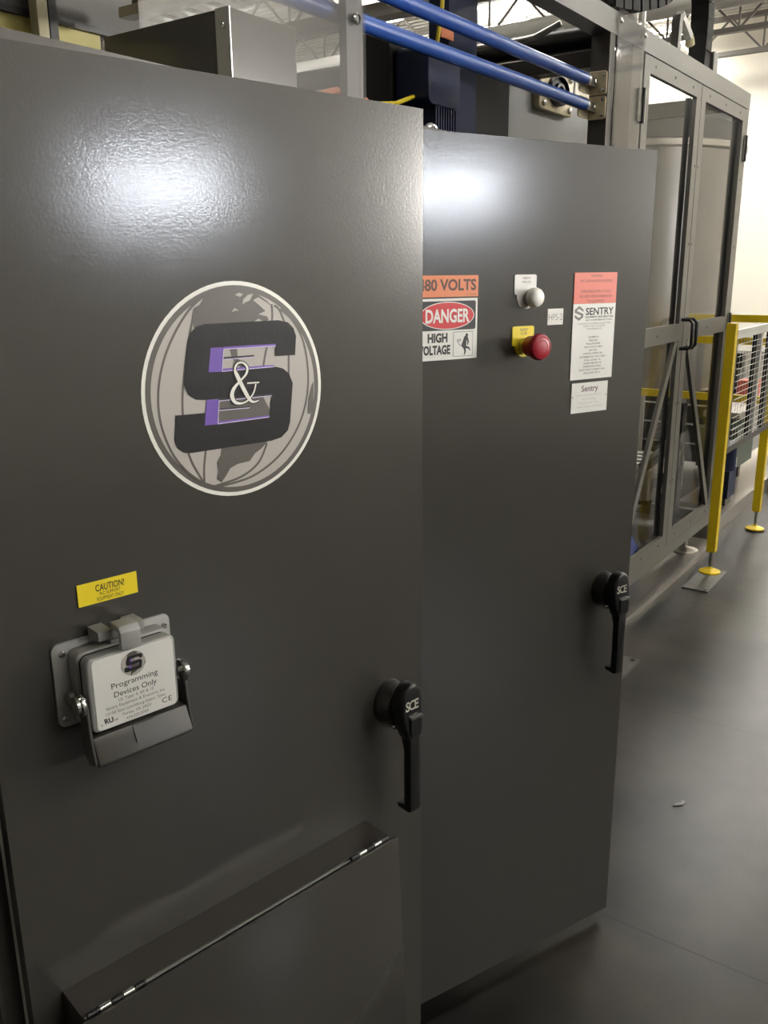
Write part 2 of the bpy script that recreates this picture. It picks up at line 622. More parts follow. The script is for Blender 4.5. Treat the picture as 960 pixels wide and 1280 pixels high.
def cabinet(label, x0, x1):
    t = thing('electrical_cabinet', label, 'cabinet', (x0, 0.94, 0))
    b = MB()
    y0, y1, z1 = 0.945, 1.30, 1.852
    b.box(x0, x1, y1 - 0.004, y1, 0.0, z1, 'body')
    b.box(x0, x0 + 0.004, y0, y1 - 0.004, 0.0, z1, 'body')
    b.box(x1 - 0.004, x1, y0, y1 - 0.004, 0.0, z1, 'body')
    b.box(x0 + 0.004, x1 - 0.004, y0, y1 - 0.004, z1 - 0.004, z1, 'body')
    b.box(x0 + 0.004, x1 - 0.004, y0, y1 - 0.004, 0.0, 0.028, 'body')
    for a0, a1, c0, c1 in ((x0 + 0.004, x0 + 0.03, 0.028, z1 - 0.004), (x1 - 0.03, x1 - 0.004, 0.028, z1 - 0.004), (x0 + 0.03, x1 - 0.03, 0.028, 0.05), (x0 + 0.03, x1 - 0.03, 1.81, z1 - 0.004)):
        b.box(a0, a1, y0, y0 + 0.003, c0, c1, 'body')
    b.on('body', t)
    b = MB()
    b.box(x0, x1, 0.932, 0.9449, 1.8375, 1.857, 'body', 0.006, 3)
    b.on('drip_lip', t)
    b = MB(); b.box(x0 + 0.05, x1 - 0.05, 1.27, 1.275, 0.08, 1.78, 'white'); b.on('back_panel', t)
    return t


def door_part(mb, name, cab, H, A, **props):
    return mb.build(name, cab, (H[0] - cab.location.x, H[1] - cab.location.y, 0), A, **props)


def door_panel(cab, H, A):
    b = MB()
    b.box(0.010, DW, 0, 0.022, DZ0, DZ1, 'paint', 0.0105, 6)
    d = door_part(b, 'door', cab, H, A)
    for z in (0.25, 0.93, 1.6):
        b = MB(); b.cyl((-0.006, 0.018, z - 0.03), (-0.006, 0.018, z + 0.03), 0.006, 'zinc', seg=12); b.build('hinge', d)
    b = MB()
    b.box(0.02, DW - 0.02, 0.0221, 0.03, DZ0 + 0.02, DZ0 + 0.032, 'rubber')
    b.box(0.02, DW - 0.02, 0.0221, 0.03, DZ1 - 0.032, DZ1 - 0.02, 'rubber')
    b.box(0.02, 0.032, 0.0221, 0.03, DZ0 + 0.032, DZ1 - 0.032, 'rubber')
    b.box(DW - 0.032, DW - 0.02, 0.0221, 0.03, DZ0 + 0.032, DZ1 - 0.032, 'rubber')
    b.build('gasket', d)
    return d


def door_handle(cab, H, A, u0, z0):
    """black wing handle hanging straight down from a round bezel"""
    X = Matrix.Translation((u0, 0, z0))
    b = MB()
    X2 = X @ Matrix.Diagonal((1, 1, 1.18, 1))
    b.lathe([(0.034, 0.0), (0.034, 0.004), (0.0335, 0.008), (0.026, 0.026), (0.021, 0.028), (0.021, 0.044)], (0, 0, 0), (0, -1, 0), 'gunmetal', 40, X2)
    root = door_part(b, 'door_handle', cab, H, A, label='black hanging door handle')
    b = MB()
    # head, seen from the front, with a shoulder running into the grip
    out = [(-0.030, 0.010), (-0.029, 0.028), (-0.022, 0.045), (-0.010, 0.054), (0.004, 0.053), (0.014, 0.043), (0.0185, 0.025), (0.0185, -0.02), (0.013, -0.045), (-0.011, -0.050), (-0.019, -0.032), (-0.026, -0.012)]
    b.prism(out, -0.036, -0.063, 'black_satin', 'y', 0.006, 3, X)
    b.build('handle_head', root)
    b = MB()
    b.prism([(-0.036, -0.035), (-0.063, -0.035), (-0.064, -0.18), (-0.058, -0.1855), (-0.030, -0.184), (-0.029, -0.176), (-0.046, -0.172), (-0.046, -0.07)], -0.0105, 0.0125, 'black_satin', 'x', 0.003, 2, X)
    b.build('grip', root)
    b = MB()
    b.prism(rrect(-0.012, 0.014, -0.040, -0.006, 0.008), -0.0632, -0.0665, 'black', 'y', 0.001, 1, X)
    b.prism(rrect(-0.013, 0.015, -0.0065, -0.0025, 0.001, 2), -0.0632, -0.068, 'zinc', 'y', 0, 1, X)
    b.build('lock_cover', root)
    b = MB(); b.lathe([(0.0055, 0.0), (0.0055, 0.012), (0.003, 0.015), (0, 0.0155)], (u0 - 0.014, -0.018, z0 - 0.031), (0, -1, 0), 'chrome', 16); b.build('lock_screw', root)
    b = MB(); b.text('SCE', u0 - 0.007, z0 + 0.0185, 0.0165, 'sce', -0.0636, 0.029, 0.02, 0.0, 'C', 0.82); b.build('handle_print', root)
    return root


# ---- near cabinet
CA = cabinet('near dark grey cabinet, door ajar, globe emblem on the door', 0.462, 1.187)
door_panel(CA, HA, AA)
LX, LZ = 0.3725, 1.4505
LOGO = {
 'S':[(0.0955,0.0407),(0.0618,0.0415),(0.0626,0.0574),(-0.0395,0.0583),(-0.0449,0.0285),(0.0622,0.0272),(0.0738,0.0239),(0.0838,0.0163),(0.0896,0.0026),(0.0826,-0.0507),(0.0782,-0.0625),(0.0665,-0.0708),(0.0496,-0.0734),(-0.0775,-0.0724),(-0.0884,-0.07),(-0.0973,-0.0631),(-0.1004,-0.0523),(-0.0961,-0.0216),(-0.0538,-0.0231),(-0.0557,-0.0393),(0.0477,-0.0399),(0.053,-0.0089),(-0.0516,-0.0065),(-0.0659,-0.0045),(-0.0764,0.0029),(-0.0814,0.0157),(-0.0722,0.0689),(-0.0674,0.0793),(-0.0585,0.0864),(-0.0463,0.089),(0.069,0.0891),(0.0852,0.0855),(0.0942,0.0775),(0.0982,0.0665)],
 'P1':[(-0.0395,0.0589),(-0.0203,0.0585),(-0.0247,0.0274),(-0.0449,0.0285)],
 'P2':[(-0.05,-0.0067),(-0.0317,-0.0074),(-0.036,-0.04),(-0.0557,-0.0393)],
 'b1':[(-0.0203,0.0591),(0.0627,0.058),(0.0625,0.0545),(-0.0205,0.0555)],
 'b2':[(-0.0211,0.0461),(0.0268,0.0456),(0.0266,0.0422),(-0.0214,0.0422)],
 'b3':[(-0.0244,0.0313),(0.0587,0.0301),(0.0585,0.0271),(-0.0247,0.0274)],
 'b4':[(-0.0317,-0.0068),(0.053,-0.0083),(0.0528,-0.0119),(-0.0319,-0.0105)],
 'b5':[(-0.0332,-0.0197),(0.0158,-0.0216),(0.0156,-0.0245),(-0.0335,-0.0228)],
 'b6':[(-0.0357,-0.0366),(0.0471,-0.0375),(0.0469,-0.0405),(-0.036,-0.04)],
 'NA':[(-0.0429,0.1245),(-0.0508,0.1132),(-0.0605,0.1087),(-0.0637,0.0991),(-0.0616,0.0857),(-0.0538,0.0733),(0.0222,0.0748),(0.0282,0.088),(0.0371,0.0924),(0.0446,0.0884),(0.0539,0.0897),(0.0513,0.0946),(0.0374,0.098),(0.0489,0.1018),(0.0382,0.1105),(0.0298,0.1163),(0.0381,0.1201),(0.0523,0.1129),(0.0610,0.1069),(0.0526,0.1145),(0.0391,0.1226),(0.0206,0.1285),(-0.001,0.13),(-0.0206,0.1298),(-0.032,0.1278)],
 'h1':[(0.0016,0.1239),(0.0084,0.1264),(0.0143,0.1244),(0.0097,0.1209)],
 'h2':[(-0.0048,0.1023),(0.0005,0.1075),(0.0069,0.1032),(0.002,0.1039)],
 'h3':[(0.0146,0.1181),(0.0217,0.1234),(0.0303,0.1246),(0.0247,0.1164),(0.0177,0.1139),(0.0125,0.1113)],
 'SA':[(-0.033,-0.007),(0.0384,-0.0104),(0.045,-0.0229),(0.05,-0.0318),(0.0472,-0.0495),(0.0422,-0.0745),(0.0316,-0.0822),(0.0215,-0.0868),(0.012,-0.0965),(-0.0074,-0.0975),(-0.0198,-0.1015),(-0.0266,-0.1102),(-0.0346,-0.1184),(-0.0417,-0.1128),(-0.0387,-0.103),(-0.0402,-0.091),(-0.0338,-0.0817),(-0.0315,-0.0718),(-0.033,-0.0455)],
 'CA':[(-0.0111,0.0571),(0.0006,0.0564),(0.0014,0.0423),(0.0145,0.0328),(0.0057,0.0292),(-0.007,0.0429)],
 'AF':[(0.1275,0.0021),(0.1232,-0.0046),(0.1175,-0.0208),(0.1148,-0.0422),(0.1196,-0.0449),(0.1249,-0.0317)],
}
MER = [
[(-0.0429,0.1245),(-0.0668,0.1071),(-0.0905,0.0779),(-0.1082,0.0447),(-0.1179,0.0083),(-0.1175,-0.0295),(-0.1054,-0.067),(-0.0857,-0.0954),(-0.0615,-0.1157)],
[(-0.0611,0.1003),(-0.0729,0.061),(-0.0812,0.0211),(-0.0854,-0.0113),(-0.0847,-0.0503),(-0.0782,-0.0823),(-0.0614,-0.1153)],
[(-0.0543,-0.0657),(-0.0596,-0.0938),(-0.0608,-0.1154)],
[(0.0421,-0.076),(0.0261,-0.1011),(-0.0035,-0.1161),(-0.0452,-0.1219)],
[(0.0596,0.1105),(0.0588,0.0872),(0.0427,0.0336),(0.0344,-0.0183)],
[(0.0637,0.1086),(0.0733,0.1004),(0.0844,0.0687),(0.0842,0.0246),(0.0807,-0.011)],
[(0.0735,0.1036),(0.0947,0.0866),(0.1121,0.0554),(0.1179,0.0098),(0.1104,-0.0323),(0.0914,-0.0672),(0.0594,-0.098),(0.0142,-0.1185),(-0.0386,-0.1237)],
]
AMP = [(0.0303,-0.0155),(0.0203,-0.0162),(0.0121,-0.0072),(-0.0017,0.0199),(-0.0052,0.0287),(-0.0007,0.0362),(0.0079,0.0367),(0.0144,0.03),(0.0121,0.0216),(0.003,0.0138),(-0.0078,0.0048),(-0.0118,-0.0049),(-0.0073,-0.0139),(0.0029,-0.0164),(0.0135,-0.0132),(0.0228,-0.0039),(0.027,0.0073)]


def smooth(pts, n=5, wd=None):
    out, ow = [], []
    for i in range(len(pts) - 1):
        p0, p1, p2, p3 = (Vector(pts[max(i - 1, 0)]), Vector(pts[i]), Vector(pts[i + 1]), Vector(pts[min(i + 2, len(pts) - 1)]))
        for k in range(n):
            u = k / n
            q = 0.5 * ((2 * p1) + (p2 - p0) * u + (2 * p0 - 5 * p1 + 4 * p2 - p3) * u * u + (3 * p1 - p0 - 3 * p2 + p3) * u ** 3)
            out.append(tuple(q))
            if wd:
                ow.append(wd[i] * (1 - u) + wd[i + 1] * u)
    out.append(tuple(pts[-1]))
    if wd:
        ow.append(wd[-1])
        return out, ow
    return out


def logo_at(b, cx, cz, k, y0, small=False):
    T = lambda pts: [(cx + k * a, cz + k * c) for a, c in pts]
    e = 0.00022
    L = lambda n: (y0 - n * e, y0 - (n + 1) * e)
    if not small:
        b.prism(ell(cx, cz, 0.1410 * k, 0.1412 * k, 72), *L(0), 'decal_white')
        b.prism(ell(cx, cz, 0.1358 * k, 0.1360 * k, 72), *L(1), 'decal_dark')
    b.prism(ell(cx, cz, 0.1285 * k, 0.1290 * k, 72), *L(2), 'decal_disc')
    if not small:
        for m in MER:
            b.stroke(T(smooth(m)), 0.0030 * k, *L(3), 'decal_dark')
    for n in ('NA', 'SA', 'CA', 'AF'):
        b.prism(T(LOGO[n]), *L(4), 'decal_dark')
    if not small:
        for n in ('h1', 'h2', 'h3'):
            b.prism(T(LOGO[n]), *L(5), 'decal_disc')
    b.prism(T(LOGO['S']), *L(6), 'ink' if small else 'decal_black')
    for n in ('P1', 'P2'):
        b.prism(T(LOGO[n]), *L(7), 'purple')
    if small:
        return
    for n in ('b1', 'b2', 'b3', 'b4', 'b5', 'b6'):
        q = LOGO[n]
        b.prism(T(q), *L(8), 'ink' if n in ('b2', 'b4', 'b5') else 'purple')
        lo = [q[3], q[2]]
        hi = [(p[0], p[1] + 0.0012) for p in (q[2], q[3])]
        b.prism(T(lo + hi), *L(9), 'lilac')
    b.stroke(T([(-0.0205, 0.0555), (-0.0244, 0.0290)]), 0.0014 * k, *L(9), 'lilac')
    b.stroke(T([(-0.0317, -0.0090), (-0.0357, -0.0385)]), 0.0014 * k, *L(9), 'lilac')
    wd = [0.0012, 0.003, 0.0055, 0.0055, 0.003, 0.0024, 0.0024, 0.0034, 0.0028, 0.0024, 0.0045, 0.006, 0.0045, 0.0024, 0.002, 0.002, 0.0018]
    amp, wd = smooth(AMP, 5, wd)
    b.stroke(T(amp), [(v + 0.0028) * k for v in wd], *L(10), 'ink')
    b.stroke(T([(0.0125, 0.0092), (0.0330, 0.0087)]), 0.0042 * k, *L(10), 'ink')
    b.stroke(T(amp), [v * k for v in wd], *L(11), 'decal_white')
    b.stroke(T([(0.0131, 0.0092), (0.0324, 0.0087)]), 0.0016 * k, *L(11), 'decal_white')


b = MB()
logo_at(b, LX, LZ, 1.0, -0.00005)
door_part(b, 'globe_decal', CA, HA, AA, label='round globe emblem with a black angular S', smooth=20)

b = MB()
b.box(0.126, 0.2045, -0.0016, -0.0001, 1.2115, 1.2395, 'label_yellow')
b.text('CAUTION!', 0.168, 1.2305, 0.0085, 'ink', -0.0018, 0.038, 0.01)
b.text('PLC SUPPORT', 0.1675, 1.2225, 0.0042, 'ink', -0.0018, 0.027)
b.text('EQUIPMENT ONLY!', 0.1675, 1.2162, 0.0046, 'ink', -0.0018, 0.035)
door_part(b, 'caution_label', CA, HA, AA, label='small yellow CAUTION label')

# programming port
b = MB()
b.prism(rrect(0.085, 0.2435, 1.065, 1.174, 0.010), -0.0001, -0.005, 'cast', 'y', 0.0012, 2)
for su, sz in ((0.0975, 1.1605), (0.0935, 1.077), (0.2345, 1.158), (0.2345, 1.079)):
    b.lathe([(0.0042, 0), (0.0042, 0.0015), (0.003, 0.003), (0, 0.0034)], (su, -0.005, sz), (0, -1, 0), 'chrome', 14)
port = door_part(b, 'programming_port', CA, HA, AA, label='grey programming port with a hinged cover')
b = MB()
b.prism(rrect(0.1035, 0.2285, 1.068, 1.1655, 0.010), -0.005, -0.028, 'cast', 'y', 0.003, 2)
b.prism(rrect(0.1075, 0.2245, 1.069, 1.162, 0.010), -0.028, -0.032, 'rubber')
b.build('port_housing', port)
b = MB()
b.prism(rrect(0.1065, 0.2245, 1.0665, 1.1635, 0.009), -0.032, -0.050, 'cast', 'y', 0.0035, 3)
cov = b.build('port_cover', port)
b = MB()
b.prism(rrect(0.1130, 0.2205, 1.069, 1.1605, 0.005), -0.0499, -0.0505, 'white')
logo_at(b, 0.1658, 1.1425, 0.122, -0.05055, True)
b.text('Programming', 0.1658, 1.1212, 0.0072, 'ink', -0.0508, 0.062)
b.text('Devices Only', 0.1658, 1.1095, 0.0072, 'ink', -0.0508, 0.057)
b.text('UL Type: 4, 4X & 12', 0.166, 1.1012, 0.0040, 'grey_ink', -0.0508, 0.047)
b.text('Sentry Equipment & Erectors, Inc.', 0.1655, 1.0945, 0.0040, 'grey_ink', -0.0508, 0.080)
b.text('13150 East Lynchburg-Salem Tpke.', 0.1652, 1.0875, 0.0040, 'grey_ink', -0.0508, 0.081)
b.text('Forest, VA 24551', 0.1652, 1.0807, 0.0040, 'grey_ink', -0.0508, 0.038)
b.text('434.525.0769', 0.1652, 1.0738, 0.0040, 'grey_ink', -0.0508, 0.030)
b.text('CE', 0.2065, 1.0795, 0.0068, 'ink', -0.0508, 0.0135, 0, 0, 'C', 1.15)
b.text('RU', 0.1275, 1.0790, 0.0066, 'ink', -0.0508, 0.0120, 0.03, -0.2)
b.text('c', 0.1185, 1.0765, 0.0036, 'ink', -0.0508)
b.text('us', 0.1372, 1.0778, 0.0036, 'ink', -0.0508)
b.build('port_label', port, label='white printed label')
b = MB()
b.prism([(-0.030, 1.187), (-0.030, 1.1955), (-0.052, 1.1945), (-0.0575, 1.188), (-0.0575, 1.165), (-0.0508, 1.1635), (-0.0508, 1.187)], 0.1495, 0.1755, 'cast', 'x', 0.0012, 2)
b.box(0.132, 0.150, -0.030, -0.006, 1.174, 1.187, 'cast', 0.002)
b.box(0.175, 0.193, -0.030, -0.006, 1.174, 1.187, 'cast', 0.002)
b.box(0.1322, 0.1928, -0.034, -0.0285, 1.175, 1.1865, 'cast', 0.0015)
b.box(0.150, 0.1752, -0.0285, -0.006, 1.166, 1.170, 'cast')
b.build('latch_clip', port)
for su, d in ((0.1035, -1), (0.2275, 1)):
    b = MB()
    b.lathe([(0.006, 0.0), (0.006, 0.004), (0.0145, 0.004), (0.0155, 0.006), (0.0155, 0.008), (0.0115, 0.009), (0.0115, 0.013), (0.0055, 0.014), (0, 0.0145)], (su, -0.043, 1.108), (d, 0, 0), 'chrome', 24)
    b.cyl((su - d * 0.002, -0.020, 1.109), (su + d * 0.010, -0.020, 1.109), 0.008, 'steel', seg=16)
    b.build('pivot_spring', port, label='chrome spring pivot')
b = MB()
b.prism([(-0.030, 1.0625), (-0.0545, 1.0645), (-0.0575, 1.056), (-0.068, 1.034), (-0.066, 1.030), (-0.046, 1.027), (-0.034, 1.040)], 0.1035, 0.2315, 'bail', 'x', 0.0018, 2)
b.prism([(-0.0545, 1.0635), (-0.0562, 1.0635), (-0.0650, 1.0440), (-0.0630, 1.0430)], 0.155, 0.184, 'bail', 'x')
for u0, u1 in ((0.0995, 0.1033), (0.2317, 0.2355)):
    b.prism([(-0.036, 1.118), (-0.051, 1.118), (-0.058, 1.058), (-0.064, 1.034), (-0.046, 1.027), (-0.032, 1.045)], u0, u1, 'bail', 'x', 0.0008, 1)
b.build('bail_lever', port, label='dark grey bail lever')

door_handle(CA, HA, AA, 0.642, 0.900)

# fold-down shelf box at the bottom of the near door
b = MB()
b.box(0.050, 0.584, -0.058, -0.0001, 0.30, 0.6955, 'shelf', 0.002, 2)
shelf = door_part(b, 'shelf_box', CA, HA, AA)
b = MB()
b.prism([(-0.0655, 0.6945), (-0.0715, 0.6945), (-0.0955, 0.285), (-0.0895, 0.285)], 0.030, 0.594, 'paint', 'x', 0.0012, 2)
b.build('shelf_leaf', shelf)
b = MB(); b.box(0.052, 0.582, -0.0625, -0.0581, 0.688, 0.694, 'zinc', 0.0005, 1); b.build('hinge_strip', shelf, label='thin bright metal strip')
for u0 in (0.055, 0.498):
    b = MB()
    n = 5
    for k in range(n):
        b.cyl((u0 + k * 0.0164, -0.0622, 0.6965), (u0 + k * 0.0164 + 0.0150, -0.0622, 0.6965), 0.0042, 'chrome' if k % 2 else 'black', seg=12)
    b.box(u0, u0 + 0.081, -0.0600, -0.0585, 0.665, 0.694, 'black')
    b.build('shelf_hinge', shelf, label='chrome and black hinge barrel')

# ---- far cabinet
CB = cabinet('far dark grey cabinet with danger sign and red stop button', 1.191, 1.925)
door_panel(CB, HB, AB)
b = MB()
b.box(0.1345, 0.2715, -0.0006, -0.0001, 1.5570, 1.5945, 'orange')
b.text('480 VOLTS', 0.2665, 1.5780, 0.0185, 'brown_ink', -0.0008, 0.128, 0.03, 0, 'R')
b.text('VOLT MARKER', 0.2665, 1.5608, 0.0018, 'brown_ink', -0.0008, 0.022, 0, 0, 'R')
door_part(b, 'voltage_label', CB, HB, AB, label='orange 480 VOLTS label')
b = MB()
b.prism(rrect(0.1345, 0.2705, 1.4455, 1.5545, 0.001, 2), -0.0001, -0.0006, 'white')
b.prism(rrect(0.1385, 0.2665, 1.4985, 1.5500, 0.004), -0.0006, -0.0008, 'ink')
b.prism(ell(0.2025, 1.5242, 0.0605, 0.0245), -0.0008, -0.0010, 'white')
b.prism(ell(0.2025, 1.5242, 0.0590, 0.0230), -0.0010, -0.0012, 'red')
b.text('DANGER', 0.2030, 1.5240, 0.0225, 'white', -0.0014, 0.098, 0.03)
b.text('HIGH', 0.1810, 1.4855, 0.0150, 'ink', -0.0008, 0.044, 0.045)
b.text('VOLTAGE', 0.1745, 1.4640, 0.0150, 'ink', -0.0008, 0.070, 0.045)
fr = 0.0009
b.box(0.2160, 0.2610, -0.0008, -0.0006, 1.4500, 1.4950, 'grey_ink')
b.box(0.2160 + fr, 0.2610 - fr, -0.0010, -0.0008, 1.4500 + fr, 1.4950 - fr, 'white')
cx, cz = 0.2400, 1.4725                              # figure struck by a bolt
b.prism(ell(cx + 0.0065, cz + 0.0155, 0.0030, 0.0036, 14), -0.0010, -0.0012, 'ink')
b.prism([(cx + 0.004, cz + 0.0155), (cx + 0.009, cz + 0.0125), (cx + 0.0115, cz + 0.004), (cx + 0.0095, cz - 0.003), (cx + 0.0075, cz - 0.0015), (cx + 0.0082, cz + 0.004), (cx + 0.0062, cz + 0.0075), (cx + 0.0055, cz - 0.0040), (cx + 0.0125, cz - 0.0062), (cx + 0.0155, cz - 0.0125), (cx + 0.0125, cz - 0.0118), (cx + 0.0105, cz - 0.0088), (cx + 0.0042, cz - 0.0085), (cx + 0.0050, cz - 0.0150), (cx + 0.0018, cz - 0.0205), (cx + 0.0002, cz - 0.0195), (cx + 0.0015, cz - 0.0145), (cx - 0.0005, cz - 0.0085), (cx - 0.0062, cz - 0.0035), (cx - 0.0022, cz + 0.0055), (cx + 0.0005, cz + 0.0125)], -0.0010, -0.0012, 'ink')
for q in ([(cx - 0.0065, cz + 0.0085), (cx - 0.0155, cz + 0.0075), (cx - 0.0130, cz + 0.0030)], [(cx - 0.0075, cz + 0.0060), (cx - 0.0150, cz + 0.0055), (cx - 0.0100, cz - 0.0010), (cx - 0.0080, cz - 0.0030)]):
    b.stroke(q, 0.0012, -0.0010, -0.0012, 'ink')
door_part(b, 'danger_sign', CB, HB, AB, label='DANGER HIGH VOLTAGE sign')


def operator(name, plate_mat, u, z1, zc, txt, lbl):
    b = MB()
    b.prism(rrect(u - 0.027, u + 0.027, z1 - 0.037, z1, 0.004), -0.0001, -0.0015, plate_mat)
    b.prism(ell(u + 0.003, zc, 0.0235, 0.0235), -0.0001, -0.0014, plate_mat)
    for k, s in enumerate(txt):
        b.text(s, u + 0.002, z1 - 0.0065 - k * 0.0072, 0.0045, 'grey_ink', -0.0017, 0.016 + 0.004 * (len(s) > 3))
    return door_part(b, name, CB, HB, AB, label=lbl)


lamp = operator('pilot_light', 'white_plate', 0.384, 1.5945, 1.5545, ('480V', 'PWR ON'), 'white pilot light with a white legend plate')
b = MB()
b.lathe([(0.0155, 0.0014), (0.0155, 0.007), (0.0145, 0.010), (0.0140, 0.010)], (0.397, 0, 1.5520), (0, -1, 0), 'zinc', 28)
b.build('bezel', lamp)
b = MB()
b.lathe([(0.0150, 0.0101), (0.0190, 0.0101), (0.0190, 0.0150), (0.0178, 0.0165), (0.0172, 0.0205), (0.0155, 0.0232), (0.0110, 0.0252), (0.0055, 0.0262), (0, 0.0265)], (0.397, 0, 1.5520), (0, -1, 0), 'lens', 32)
b.build('lens', lamp)

es = operator('emergency_stop', 'label_yellow', 0.382, 1.4990, 1.4640, ('RESET', 'CR'), 'red mushroom stop button with a yellow legend plate')
EU, EZ = 0.386, 1.4620
b = MB()
b.lathe([(0.0150, 0.0014), (0.0150, 0.020)], (EU, 0, EZ), (0, -1, 0), 'zinc', 28)
b.build('collar', es)
b = MB()
b.lathe([(0.0155, 0.0150), (0.0185, 0.0152), (0.0195, 0.0170), (0.0205, 0.0300), (0.0235, 0.0370), (0.0250, 0.0420), (0.0246, 0.0470), (0.0225, 0.0510), (0.0195, 0.0525),
         (0.0188, 0.0519), (0.0180, 0.0525), (0.0130, 0.0532), (0.0124, 0.0526), (0.0118, 0.0532), (0.0060, 0.0538), (0, 0.0540)], (EU, 0, EZ), (0, -1, 0), 'estop', 40)
b.build('mushroom_knob', es)

b = MB()
b.box(0.4435, 0.4840, -0.0006, -0.0001, 1.4985, 1.5295, 'white')
b.text('HPS-2', 0.4640, 1.5135, 0.0125, 'grey_ink', -0.0008, 0.0355, -0.015)
door_part(b, 'asset_tag', CB, HB, AB, label='small white HPS-2 tag')

b = MB()
b.box(0.5095, 0.6265, -0.0016, -0.0001, 1.3860, 1.5365, 'white_plate')
b.box(0.5095, 0.6265, -0.0016, -0.0001, 1.5368, 1.5970, 'coral')
for s, z, wd in (('WARNING', 1.5905, 0.031), ('ARC FLASH & SHOCK HAZARD', 1.5810, 0.089), ('APPROPRIATE PPE & TOOLS', 1.5605, 0.084), ('REQUIRED WHEN WORKING ON', 1.5510, 0.088), ('THIS EQUIPMENT', 1.5415, 0.050)):
    b.text(s, 0.5690, z, 0.0052, 'brown_ink', -0.0018, wd, -0.012)
# hexagonal S mark
hx, hz = 0.5255, 1.5185
b.prism([(hx + 0.0115, hz + 0.0070), (hx, hz + 0.0145), (hx - 0.0115, hz + 0.0070), (hx - 0.0115, hz + 0.0015), (hx + 0.0055, hz - 0.0045), (hx + 0.0055, hz - 0.0062), (hx, hz - 0.0090), (hx - 0.0115, hz - 0.0030), (hx - 0.0115, hz - 0.0080), (hx, hz - 0.0145), (hx + 0.0115, hz - 0.0080), (hx + 0.0115, hz - 0.0015), (hx - 0.0055, hz + 0.0045), (hx - 0.0055, hz + 0.0058), (hx, hz + 0.0090), (hx + 0.0115, hz + 0.0025)], -0.0016, -0.0018, 'grey_ink')
b.text('SENTRY', 0.5825, 1.5215, 0.0135, 'ink', -0.0018, 0.078, 0.022)
b.text('EQUIPMENT AND ERECTORS', 0.5825, 1.5105, 0.0034, 'ink', -0.0018, 0.078, 0.02)
b.text('BUILT TO PERFORM, BUILT TO LAST', 0.5825, 1.5045, 0.0028, 'ink', -0.0018, 0.074, 0.01)
for s, z, wd in (('13150 EAST LYNCHBURG SALEM TPKE', 1.4975, 0.092), ('FOREST VA 24551  434 525 0769', 1.4925, 0.060), ('WWW.SENTRYEQUIPMENT.COM', 1.4870, 0.042)):
    b.text(s, 0.5690, z, 0.0027, 'grey_ink', -0.0018, wd)
for k, (s, wd) in enumerate((('EQUIPMENT ID', 0.028), ('SERIAL NO.', 0.025), ('PALLETIZER', 0.040), ('INPUT VOLTS  480/3', 0.050), ('60 HZ', 0.022), ('CONTROL POWER 120V', 0.054), ('SCHEMATIC NO. REV', 0.072), ('FULL LOAD  A', 0.046), ('LARGEST MOTOR  HP', 0.050), ('INTERRUPTING RATING', 0.050), ('SHORT CIRCUIT CURRENT 10 KA', 0.072), ('ENCLOSURE TYPE 12', 0.046))):
    b.text(s, 0.5690, 1.4705 - k * 0.00655, 0.0034, 'grey_ink', -0.0018, wd, 0.01)
door_part(b, 'rating_plate', CB, HB, AB, label='white rating plate with a coral warning header')
b = MB()
b.box(0.5155, 0.6170, -0.0016, -0.0001, 1.3175, 1.3790, 'white_plate')
b.text('Sentry', 0.5660, 1.3670, 0.0120, 'maroon_ink', -0.0018, 0.047, 0.012)
for s, z, wd in (('equipment', 1.354, 0.070), ('servicing', 1.345, 0.040), ('FOR SERVICE CALL', 1.3370, 0.060), ('434 525 0769', 1.3290, 0.070)):
    b.text(s, 0.5650, z, 0.0030, 'pale_ink', -0.0018, wd)
for su in (0.5190, 0.6135):
    b.prism(ell(su, 1.3505, 0.0013, 0.0013, 12), -0.0016, -0.0022, 'grey_ink')
door_part(b, 'service_plate', CB, HB, AB, label='small white service plate below the rating plate')
door_handle(CB, HB, AB, 0.640, 0.913)
b = MB()
ring = [(1.86 + 0.026 * math.cos(2 * PI * k / 24), 1.18, 1.902 + 0.026 * math.sin(2 * PI * k / 24)) for k in range(25)]
b.tube(ring, 0.0075, 'chrome', 10)
b.cyl((1.86, 1.18, 1.852), (1.86, 1.18, 1.872), 0.016, 'chrome', seg=16)
b.on('lifting_eye', CB, label='chrome lifting eye on the roof')

# junction box on the near cabinet roof
t = thing('junction_box', 'dark grey junction box standing on the roof of the near cabinet', 'box', (1.1, 1.14, 1.853))
b = MB(); b.box(1.031, 1.178, 1.003, 1.288, 1.8535, 1.975, 'body', 0.002, 2); b.on('box_shell', t)
b = MB(); b.box(1.029, 1.0309, 1.001, 1.03, 1.856, 1.976, 'zinc'); b.on('corner_strip', t, label='bright metal corner strip')
for z in (1.878, 1.952):
    b = MB(); b.lathe([(0.004, 0), (0.004, 0.0015), (0, 0.003)], (1.029, 1.014, z), (-1, 0, 0), 'chrome', 12); b.on('screw', t)

# ---------------------------------------------------------------- guarding behind the cabinets
GY = 1.35
t = thing('guard_panel', 'clear guard panel on a slim bolted upright behind the near cabinet', 'guard panel', (1.70, GY + 0.02, 0))
b = MB(); b.box(1.765, 1.826, GY, GY + 0.021, 0, 2.428, 'machine', 0.003); b.on('upright', t)
b = MB(); b.box(1.16, 1.828, GY - 0.008, GY - 0.001, 0.2, 2.425, 'clear'); b.on('clear_sheet', t)
b = MB(); b.lathe([(0.013, 0), (0.013, 0.003), (0.009, 0.006), (0.0088, 0.003), (0, 0.003)], (1.792, GY - 0.008, 2.163), (0, -1, 0), 'chrome', 24)
b.lathe([(0.008, 0), (0.008, 0.0035), (0, 0.0035)], (1.792, GY - 0.008, 2.163), (0, -1, 0), 'black', 20)
b.on('bolt', t)

